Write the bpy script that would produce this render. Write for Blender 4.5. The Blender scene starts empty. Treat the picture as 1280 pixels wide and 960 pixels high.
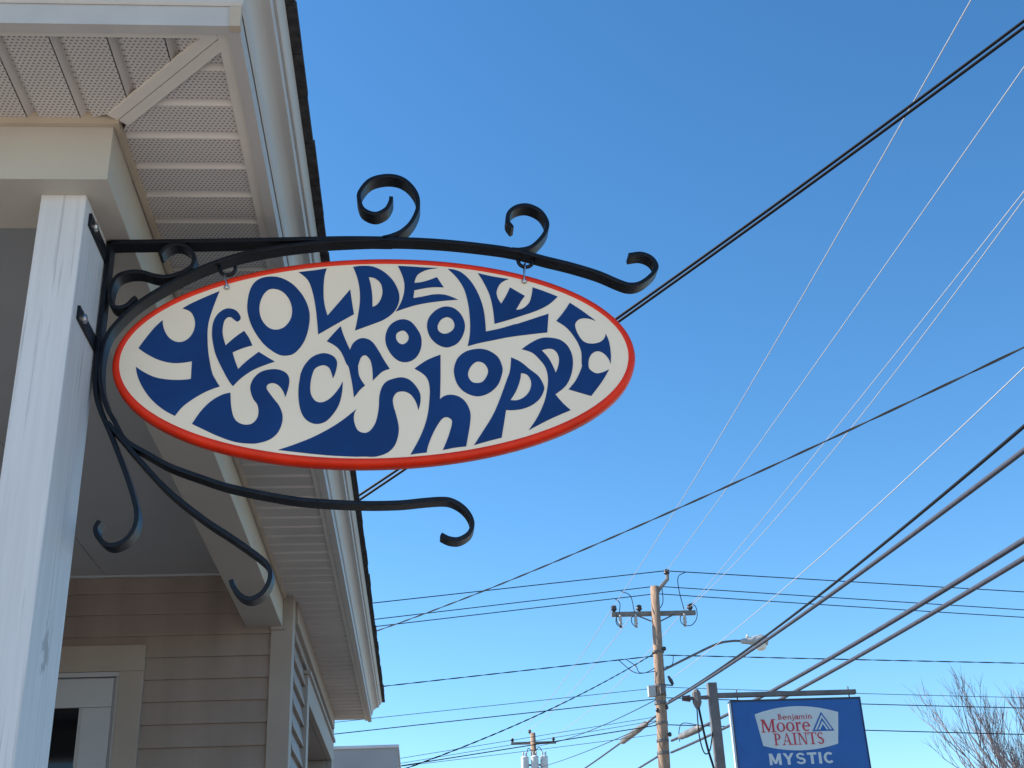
import bpy, bmesh, math, random
from mathutils import Vector, Matrix
random.seed(7)
S = bpy.context.scene
COL = S.collection

# ------------------------------------------------------------------ camera
cam_d = bpy.data.cameras.new('camera'); cam = bpy.data.objects.new('camera', cam_d); COL.objects.link(cam)
cam.matrix_world = Matrix(((0.9970139, 0.0077114, -0.0768369, 0.0), (-0.0660059, -0.4313544, -0.8997647, 0.0), (-0.0400824, 0.9021496, -0.4295573, 1.6), (0.0, 0.0, 0.0, 1.0)))
cam_d.sensor_width = 36.0; cam_d.lens = 1554.0 / 1280.0 * 36.0
cam_d.clip_start = 0.05; cam_d.clip_end = 5000
S.camera = cam
S.render.resolution_x = 1024; S.render.resolution_y = 768

# ------------------------------------------------------------------ light
SUN_DIR = Vector((-0.97, 0.24, 0.0)).normalized()          # horizontal direction towards the sun
SUN_EL = math.radians(38)
world = bpy.data.worlds.new('World'); S.world = world; world.use_nodes = True
nt = world.node_tree; bg = nt.nodes['Background']
sky = nt.nodes.new('ShaderNodeTexSky'); sky.sky_type = 'NISHITA'; sky.sun_disc = False
sky.sun_elevation = SUN_EL; sky.sun_rotation = math.atan2(SUN_DIR.x, SUN_DIR.y)
sky.altitude = 0; sky.air_density = 1.0; sky.dust_density = 0.25; sky.ozone_density = 3.0
hs = nt.nodes.new('ShaderNodeHueSaturation'); hs.inputs['Saturation'].default_value = 1.2; hs.inputs['Hue'].default_value = 0.4925
gm = nt.nodes.new('ShaderNodeGamma'); gm.inputs['Gamma'].default_value = 1.14      # steeper, cleaner winter-blue gradient
nt.links.new(sky.outputs[0], hs.inputs['Color']); nt.links.new(hs.outputs[0], gm.inputs['Color']); nt.links.new(gm.outputs[0], bg.inputs['Color'])
bg.inputs['Strength'].default_value = 0.105
sun_d = bpy.data.lights.new('sun', 'SUN'); sun = bpy.data.objects.new('sun', sun_d); COL.objects.link(sun)
sun_d.energy = 5.0; sun_d.angle = math.radians(0.53); sun_d.color = (1.0, 0.91, 0.79)
to_sun = Vector((SUN_DIR.x * math.cos(SUN_EL), SUN_DIR.y * math.cos(SUN_EL), math.sin(SUN_EL)))
sun.rotation_euler = to_sun.to_track_quat('Z', 'Y').to_euler(); sun.location = to_sun * 60
vs = S.view_settings
vs.view_transform = 'Standard'; vs.look = 'None'; vs.exposure = 0.84; vs.gamma = 1.0; vs.use_curve_mapping = False

# ------------------------------------------------------------------ materials
def mat(name, col, rough=0.6, var=0.12, scale=6.0, stretch=(1, 1, 1), bump=0.0, bscale=60.0, metallic=0.0, spec=0.5, col2=None, coat=0.0):
    m = bpy.data.materials.new(name); m.use_nodes = True
    t = m.node_tree; N = t.nodes; L = t.links; b = N['Principled BSDF']
    b.inputs['Roughness'].default_value = rough; b.inputs['Metallic'].default_value = metallic
    b.inputs['Specular IOR Level'].default_value = spec; b.inputs['Coat Weight'].default_value = coat
    geo = N.new('ShaderNodeNewGeometry'); mp = N.new('ShaderNodeMapping'); mp.inputs['Scale'].default_value = stretch
    L.new(geo.outputs['Position'], mp.inputs['Vector'])
    nz = N.new('ShaderNodeTexNoise'); nz.inputs['Scale'].default_value = scale; nz.inputs['Detail'].default_value = 6
    L.new(mp.outputs[0], nz.inputs['Vector'])
    mx = N.new('ShaderNodeMix'); mx.data_type = 'RGBA'
    c2 = col2 or tuple(max(0, c * (1 - var * 2)) for c in col)
    c1 = tuple(min(1, c * (1 + var * 0.5)) for c in col)
    mx.inputs['A'].default_value = (*c2, 1); mx.inputs['B'].default_value = (*c1, 1)
    rr = N.new('ShaderNodeMapRange'); rr.inputs['From Min'].default_value = 0.3; rr.inputs['From Max'].default_value = 0.7
    L.new(nz.outputs['Fac'], rr.inputs['Value']); L.new(rr.outputs[0], mx.inputs['Factor'])
    L.new(mx.outputs['Result'], b.inputs['Base Color'])
    if bump:
        n2 = N.new('ShaderNodeTexNoise'); n2.inputs['Scale'].default_value = bscale; n2.inputs['Detail'].default_value = 5
        L.new(mp.outputs[0], n2.inputs['Vector'])
        bp = N.new('ShaderNodeBump'); bp.inputs['Strength'].default_value = bump; bp.inputs['Distance'].default_value = 0.004
        L.new(n2.outputs['Fac'], bp.inputs['Height']); L.new(bp.outputs[0], b.inputs['Normal'])
    m['_mix'] = mx.name
    return m

M = {}
M['iron'] = mat('black_painted_iron', (0.006, 0.007, 0.012), 0.40, 0.3, 25, bump=0.2, bscale=140, spec=0.32)
M['cream'] = mat('cream_sign_paint', (0.90, 0.755, 0.58), 0.5, 0.035, 3, bump=0.04, bscale=220, spec=0.3)
M['red'] = mat('red_sign_rim', (0.84, 0.035, 0.008), 0.34, 0.10, 14, bump=0.05, bscale=90, spec=0.25)
M['navy'] = mat('navy_lettering', (0.005, 0.041, 0.165), 0.5, 0.10, 12, bump=0.03, bscale=220, spec=0.25)
M['zinc'] = mat('zinc_hardware', (0.55, 0.55, 0.56), 0.3, 0.1, 60, metallic=1.0)
M['beam'] = mat('cream_beam_wrap', (0.49, 0.45, 0.39), 0.55, 0.05, 3, bump=0.05, bscale=40)
M['trim'] = mat('tan_channel', (0.50, 0.41, 0.31), 0.55, 0.08, 8)
M['ceil'] = mat('porch_ceiling_board', (0.50, 0.50, 0.50), 0.7, 0.05, 2)
M['fascia'] = mat('white_fascia', (0.50, 0.48, 0.455), 0.5, 0.05, 3, stretch=(4, 0.6, 4), bump=0.04, bscale=30)
M['shingle'] = mat('charcoal_shingle', (0.045, 0.043, 0.045), 0.95, 0.35, 40, bump=0.9, bscale=260)
M['siding'] = mat('beige_vinyl_siding', (0.30, 0.243, 0.21), 0.5, 0.09, 3, stretch=(3, 3, 0.5), bump=0.14, bscale=22)
M['casing'] = mat('tan_casing', (0.35, 0.30, 0.26), 0.55, 0.05, 4)
M['door'] = mat('white_storm_door', (0.44, 0.45, 0.47), 0.4, 0.03, 3)
M['glass'] = mat('dark_window_glass', (0.01, 0.01, 0.012), 0.04, 0.1, 1, spec=0.5)
M['wood'] = mat('weathered_pole_wood', (0.40, 0.27, 0.19), 0.9, 0.25, 9, stretch=(5, 5, 0.5), bump=0.8, bscale=14)
M['arm'] = mat('grey_crossarm_wood', (0.26, 0.24, 0.22), 0.9, 0.2, 12, stretch=(0.6, 5, 5), bump=0.5, bscale=30)
M['porcelain'] = mat('dark_insulator', (0.05, 0.04, 0.045), 0.25, 0.2, 20)
M['polymer'] = mat('grey_cutout', (0.50, 0.49, 0.47), 0.5, 0.1, 20)
M['alu'] = mat('bare_aluminium_wire', (0.42, 0.43, 0.46), 0.5, 0.05, 20, spec=0.3)
M['black_wire'] = mat('black_insulated_wire', (0.007, 0.008, 0.011), 0.6, 0.1, 20, spec=0.2)
M['grey_cable'] = mat('grey_cable_sheath', (0.050, 0.056, 0.080), 0.6, 0.12, 6, spec=0.3)
M['lamp_grey'] = mat('grey_lamp_housing', (0.45, 0.45, 0.44), 0.45, 0.08, 12)
M['splice'] = mat('grey_splice_case', (0.20, 0.19, 0.19), 0.5, 0.3, 5)
M['lens'] = mat('milky_lamp_lens', (0.85, 0.82, 0.74), 0.2, 0.04, 12)
M['tank'] = mat('pale_transformer_tank', (0.62, 0.64, 0.66), 0.5, 0.05, 3)
M['steel'] = mat('brown_grey_steel_post', (0.16, 0.145, 0.14), 0.6, 0.15, 8)
M['sblue'] = mat('blue_sign_face', (0.006, 0.10, 0.36), 0.4, 0.06, 5)
M['swhite'] = mat('white_sign_face', (0.56, 0.62, 0.63), 0.45, 0.03, 6)
M['sred'] = mat('red_sign_lettering', (0.52, 0.03, 0.05), 0.45, 0.05, 6)
M['sdark'] = mat('dark_sign_frame', (0.03, 0.03, 0.05), 0.5, 0.1, 6)
M['salu'] = mat('pale_sign_return', (0.66, 0.66, 0.68), 0.4, 0.05, 6)
M['block'] = mat('grey_render_wall', (0.40, 0.38, 0.38), 0.85, 0.08, 1.5, bump=0.2, bscale=20)
M['asphalt'] = mat('asphalt', (0.06, 0.06, 0.062), 0.9, 0.2, 3, bump=0.5, bscale=80)
M['bounce_asphalt'] = mat('mid_grey_bounce_asphalt', (0.20, 0.185, 0.17), 0.9, 0.15, 2, bump=0.5, bscale=80)  # grey level chosen for the bounce light on post and beam sides
M['concrete'] = mat('concrete_paving', (0.48, 0.44, 0.39), 0.9, 0.1, 1.5, bump=0.3, bscale=40)
M['pale'] = mat('pale_bounce_concrete', (0.60, 0.54, 0.46), 0.9, 0.08, 1.2, bump=0.3, bscale=40)  # kept bright to bounce light onto the front faces
M['soil'] = mat('dry_winter_ground', (0.24, 0.20, 0.13), 0.95, 0.25, 0.8, bump=0.5, bscale=10)
M['paint'] = mat('road_paint', (0.75, 0.60, 0.12), 0.8, 0.1, 3)
M['deck'] = mat('brown_porch_deck', (0.16, 0.12, 0.09), 0.7, 0.2, 6, stretch=(8, 0.5, 8))
M['bark'] = mat('pinkish_bare_bark', (0.27, 0.225, 0.23), 0.85, 0.2, 5)

def post_material():                      # white painted wood with vertical grain checks and a knot stain
    m = mat('white_painted_post', (0.64, 0.63, 0.63), 0.6, 0.05, 10, stretch=(9, 9, 0.35), bump=0.0)
    t = m.node_tree; N = t.nodes; L = t.links; b = N['Principled BSDF']
    geo = N.new('ShaderNodeNewGeometry')
    mp = N.new('ShaderNodeMapping'); mp.inputs['Scale'].default_value = (1, 1, 0.02); L.new(geo.outputs['Position'], mp.inputs['Vector'])
    nz = N.new('ShaderNodeTexNoise'); nz.inputs['Scale'].default_value = 190; nz.inputs['Detail'].default_value = 4
    L.new(mp.outputs[0], nz.inputs['Vector'])
    mp2 = N.new('ShaderNodeMapping'); mp2.inputs['Scale'].default_value = (1, 1, 0.05); L.new(geo.outputs['Position'], mp2.inputs['Vector'])
    nz2 = N.new('ShaderNodeTexNoise'); nz2.inputs['Scale'].default_value = 45; nz2.inputs['Detail'].default_value = 3; L.new(mp2.outputs[0], nz2.inputs['Vector'])
    cr = N.new('ShaderNodeMapRange'); cr.inputs['From Min'].default_value = 0.60; cr.inputs['From Max'].default_value = 0.68
    L.new(nz.outputs['Fac'], cr.inputs['Value'])
    gate = N.new('ShaderNodeMapRange'); gate.inputs['From Min'].default_value = 0.42; gate.inputs['From Max'].default_value = 0.6; L.new(nz2.outputs['Fac'], gate.inputs['Value'])
    mul = N.new('ShaderNodeMath'); mul.operation = 'MULTIPLY'; L.new(cr.outputs[0], mul.inputs[0]); L.new(gate.outputs[0], mul.inputs[1])
    # worn knot: distance from a point on the right-hand face, broken up by noise
    vsub = N.new('ShaderNodeVectorMath'); vsub.operation = 'SUBTRACT'; L.new(geo.outputs['Position'], vsub.inputs[0]); vsub.inputs[1].default_value = (-0.629, 2.139, 2.133)
    vmul = N.new('ShaderNodeVectorMath'); vmul.operation = 'MULTIPLY'; L.new(vsub.outputs[0], vmul.inputs[0]); vmul.inputs[1].default_value = (24, 40, 17)
    vl = N.new('ShaderNodeVectorMath'); vl.operation = 'LENGTH'; L.new(vmul.outputs[0], vl.inputs[0])
    n3 = N.new('ShaderNodeTexNoise'); n3.inputs['Scale'].default_value = 42; n3.inputs['Detail'].default_value = 4; L.new(geo.outputs['Position'], n3.inputs['Vector'])
    add = N.new('ShaderNodeMath'); add.operation = 'MULTIPLY_ADD'; L.new(n3.outputs['Fac'], add.inputs[0]); add.inputs[1].default_value = 2.6; add.inputs[2].default_value = -1.35
    ad2 = N.new('ShaderNodeMath'); ad2.operation = 'ADD'; L.new(vl.outputs['Value'], ad2.inputs[0]); L.new(add.outputs[0], ad2.inputs[1])
    kn = N.new('ShaderNodeMapRange'); kn.inputs['From Min'].default_value = 0.75; kn.inputs['From Max'].default_value = 0.35; L.new(ad2.outputs[0], kn.inputs['Value'])
    base = N[m['_mix']].outputs['Result']
    m1 = N.new('ShaderNodeMix'); m1.data_type = 'RGBA'; L.new(base, m1.inputs['A']); m1.inputs['B'].default_value = (0.36, 0.36, 0.38, 1)
    f1 = N.new('ShaderNodeMath'); f1.operation = 'MULTIPLY'; L.new(mul.outputs[0], f1.inputs[0]); f1.inputs[1].default_value = 0.7
    L.new(f1.outputs[0], m1.inputs['Factor'])
    m2 = N.new('ShaderNodeMix'); m2.data_type = 'RGBA'; L.new(m1.outputs['Result'], m2.inputs['A']); m2.inputs['B'].default_value = (0.22, 0.20, 0.20, 1)
    f2 = N.new('ShaderNodeMath'); f2.operation = 'MULTIPLY'; L.new(kn.outputs[0], f2.inputs[0]); f2.inputs[1].default_value = 0.55; L.new(f2.outputs[0], m2.inputs['Factor'])
    L.new(m2.outputs['Result'], b.inputs['Base Color'])
    h = N.new('ShaderNodeMath'); h.operation = 'MULTIPLY_ADD'; L.new(mul.outputs[0], h.inputs[0]); h.inputs[1].default_value = -1.0; h.inputs[2].default_value = 1.0
    bp = N.new('ShaderNodeBump'); bp.inputs['Strength'].default_value = 0.5; bp.inputs['Distance'].default_value = 0.002
    L.new(h.outputs[0], bp.inputs['Height']); L.new(bp.outputs[0], b.inputs['Normal'])
    return m
M['post'] = post_material()

def soffit_material():                    # vinyl with rows of punched vent holes on a 9 mm grid
    m = mat('perforated_vinyl_soffit', (0.62, 0.57, 0.53), 0.55, 0.09, 2.5)
    t = m.node_tree; N = t.nodes; L = t.links; b = N['Principled BSDF']
    geo = N.new('ShaderNodeNewGeometry'); sep = N.new('ShaderNodeSeparateXYZ'); L.new(geo.outputs['Position'], sep.inputs[0])
    def mth(op, a, bb=None, c=None):
        n = N.new('ShaderNodeMath'); n.operation = op
        for i, v in enumerate((a, bb, c)):
            if v is None: continue
            if isinstance(v, (int, float)): n.inputs[i].default_value = v
            else: L.new(v, n.inputs[i])
        return n.outputs[0]
    row = mth('MULTIPLY', sep.outputs['Y'], 1 / 0.0078)
    shift = mth('MULTIPLY', mth('MODULO', mth('FLOOR', row), 2.0), 0.5)
    fx = mth('FRACT', mth('ADD', mth('MULTIPLY', sep.outputs['X'], 1 / 0.0092), mth('ADD', shift, 100.0)))
    fy = mth('FRACT', row)
    d = mth('SQRT', mth('ADD', mth('POWER', mth('SUBTRACT', fx, 0.5), 2.0), mth('POWER', mth('SUBTRACT', fy, 0.5), 2.0)))
    hole = mth('LESS_THAN', d, 0.25)
    nz = N.new('ShaderNodeSeparateXYZ'); L.new(geo.outputs['Normal'], nz.inputs[0])
    hole = mth('MULTIPLY', hole, mth('GREATER_THAN', mth('ABSOLUTE', nz.outputs['Z']), 0.97))
    mx = N.new('ShaderNodeMix'); mx.data_type = 'RGBA'; L.new(N[m['_mix']].outputs['Result'], mx.inputs['A']); mx.inputs['B'].default_value = (0.17, 0.15, 0.14, 1)
    L.new(hole, mx.inputs['Factor']); L.new(mx.outputs['Result'], b.inputs['Base Color'])
    return m
M['soffit'] = soffit_material()
M['vinyl'] = mat('plain_vinyl_trim', (0.68, 0.625, 0.56), 0.5, 0.04, 5)

# ------------------------------------------------------------------ helpers
def origin(p):
    v = Vector((0, 0, 0))
    while p is not None: v += p.location; p = p.parent
    return v
def link(name, data, parent=None, loc=None):
    o = bpy.data.objects.new(name, data); COL.objects.link(o); o.parent = parent
    if loc is not None: o.location = Vector(loc) - origin(parent)
    return o
def thing(name, loc, label, cat, group=None):
    o = link(name, None, None, loc); o.empty_display_size = 0.1
    return tag(o, label, cat, group)
def tag(o, label=None, cat=None, group=None, kind=None):
    if label: o['label'] = label
    if cat: o['category'] = cat
    if group: o['group'] = group
    if kind: o['kind'] = kind
    return o
class MB:
    def __init__(s): s.v = []; s.f = []
    def add(s, vs_, fs):
        n = len(s.v); s.v += [tuple(v) for v in vs_]; s.f += [tuple(i + n for i in f) for f in fs]; return s
    def box(s, x0, x1, y0, y1, z0, z1):
        return s.add([(x0,y0,z0),(x1,y0,z0),(x1,y1,z0),(x0,y1,z0),(x0,y0,z1),(x1,y0,z1),(x1,y1,z1),(x0,y1,z1)],
                     [(3,2,1,0),(4,5,6,7),(0,1,5,4),(1,2,6,5),(2,3,7,6),(3,0,4,7)])
    def tube(s, pts, r, n=6, cap=True):
        pts = [Vector(p) for p in pts]; rs = r if isinstance(r, (list, tuple)) else [r] * len(pts)
        rings = []; up = None
        for i, p in enumerate(pts):
            d = (pts[min(i+1, len(pts)-1)] - pts[max(i-1, 0)]).normalized()
            if up is None: up = Vector((0, 0, 1)) if abs(d.z) < 0.9 else Vector((1, 0, 0))
            a = d.cross(up).normalized(); b = a.cross(d).normalized(); up = b
            rings.append([p + (a * math.cos(2*math.pi*k/n) + b * math.sin(2*math.pi*k/n)) * rs[i] for k in range(n)])
        vs_ = [v for ring in rings for v in ring]; fs = []
        for i in range(len(pts) - 1):
            for k in range(n): fs.append((i*n+k, i*n+(k+1) % n, (i+1)*n+(k+1) % n, (i+1)*n+k))
        if cap: fs += [tuple(range(n))[::-1], tuple((len(pts)-1)*n + k for k in range(n))]
        return s.add(vs_, fs)
    def lathe(s, prof, c, axis='Z', n=12):
        pts = []; rs = []
        for r, z in prof: pts.append(Vector(c) + Vector((0, 0, z)) if axis == 'Z' else Vector(c) + Vector((0, z, 0)) if axis == 'Y' else Vector(c) + Vector((z, 0, 0))); rs.append(max(r, 1e-4))
        ax = {'Z': Vector((0,0,1)), 'Y': Vector((0,1,0)), 'X': Vector((1,0,0))}[axis]
        a = ax.orthogonal().normalized(); b = ax.cross(a)
        vs_ = [p + (a*math.cos(2*math.pi*k/n) + b*math.sin(2*math.pi*k/n))*r for p, r in zip(pts, rs) for k in range(n)]
        fs = [(i*n+k, i*n+(k+1) % n, (i+1)*n+(k+1) % n, (i+1)*n+k) for i in range(len(pts)-1) for k in range(n)]
        fs += [tuple(range(n))[::-1], tuple((len(pts)-1)*n+k for k in range(n))]
        return s.add(vs_, fs)
    def prism(s, poly, fn0, fn1):           # polygon (u, v) placed by two functions -> closed prism
        n = len(poly); vs_ = [fn0(*p) for p in poly] + [fn1(*p) for p in poly]
        return s.add(vs_, [tuple(range(n))[::-1], tuple(range(n, 2*n))] + [(i, (i+1) % n, n+(i+1) % n, n+i) for i in range(n)])
    def mesh(s, name, off=Vector((0, 0, 0)), smooth=False, bevel=0.0):
        me = bpy.data.meshes.new(name); me.from_pydata([tuple(Vector(v) - off) for v in s.v], [], s.f)
        bm = bmesh.new(); bm.from_mesh(me)
        bmesh.ops.recalc_face_normals(bm, faces=bm.faces)
        if bevel: bmesh.ops.bevel(bm, geom=bm.edges[:], offset=bevel, segments=2, affect='EDGES', profile=0.6)
        bm.to_mesh(me); bm.free()
        if smooth: 
            for p in me.polygons: p.use_smooth = True
        return me
    def build(s, name, m, parent=None, smooth=False, bevel=0.0):
        me = s.mesh(name, origin(parent), smooth, bevel); me.materials.append(M[m] if isinstance(m, str) else m)
        return link(name, me, parent)
def box(name, m, parent, b, bevel=0.0): return MB().box(*b).build(name, m, parent, bevel=bevel)
def smooth_angle(o, deg=35):
    for p in o.data.polygons: p.use_smooth = True
    o.data.set_sharp_from_angle(angle=math.radians(deg))
def spline(pts, per=6):                     # Catmull-Rom through open points
    P = [Vector(p) for p in pts]; out = []
    for i in range(len(P) - 1):
        p0 = P[i-1] if i else P[0]*2 - P[1]; p1 = P[i]; p2 = P[i+1]; p3 = P[i+2] if i + 2 < len(P) else P[-1]*2 - P[-2]
        for k in range(per):
            t = k / per
            out.append(0.5*((2*p1) + (p2-p0)*t + (2*p0-5*p1+4*p2-p3)*t*t + (3*p1-p0-3*p2+p3)*t*t*t))
    out.append(P[-1]); return out
def strap(name, pts, y0, y1, th, m, parent, per=6, taper=0):
    P = spline([(x, 0, z) for x, z in pts], per); b = MB(); n = len(P); vs_ = []
    for i, p in enumerate(P):
        d = (P[min(i+1, n-1)] - P[max(i-1, 0)]).normalized(); q = Vector((-d.z, 0, d.x)) * th / 2
        for yy, sg in ((y0, -1), (y1, -1), (y1, 1), (y0, 1)): vs_.append((p.x + sg*q.x, yy, p.z + sg*q.z))
    fs = [(i*4+k, i*4+(k+1) % 4, (i+1)*4+(k+1) % 4, (i+1)*4+k) for i in range(n-1) for k in range(4)]
    fs += [(0, 1, 2, 3), tuple((n-1)*4+k for k in (3, 2, 1, 0))]
    o = b.add(vs_, fs).build(name, m, parent); smooth_angle(o, 40)
    md = o.modifiers.new('edge', 'BEVEL'); md.width = 0.0012; md.segments = 2; md.limit_method = 'ANGLE'; md.angle_limit = math.radians(50)
    return o
def curve_mesh(name, contours, depth):      # filled 2D outline with holes -> solid mesh, thickness along +Z of the curve
    cu = bpy.data.curves.new(name, 'CURVE'); cu.dimensions = '2D'; cu.fill_mode = 'BOTH'; cu.extrude = depth / 2
    for c in contours:
        sp = cu.splines.new('POLY'); sp.points.add(len(c) - 1); sp.use_cyclic_u = True
        for p, (x, y) in zip(sp.points, c): p.co = (x, y, 0, 1)
    tmp = bpy.data.objects.new(name, cu); COL.objects.link(tmp)
    me = bpy.data.meshes.new_from_object(tmp.evaluated_get(bpy.context.evaluated_depsgraph_get()))
    bpy.data.objects.remove(tmp); bpy.data.curves.remove(cu); me.name = name
    return me

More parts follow.
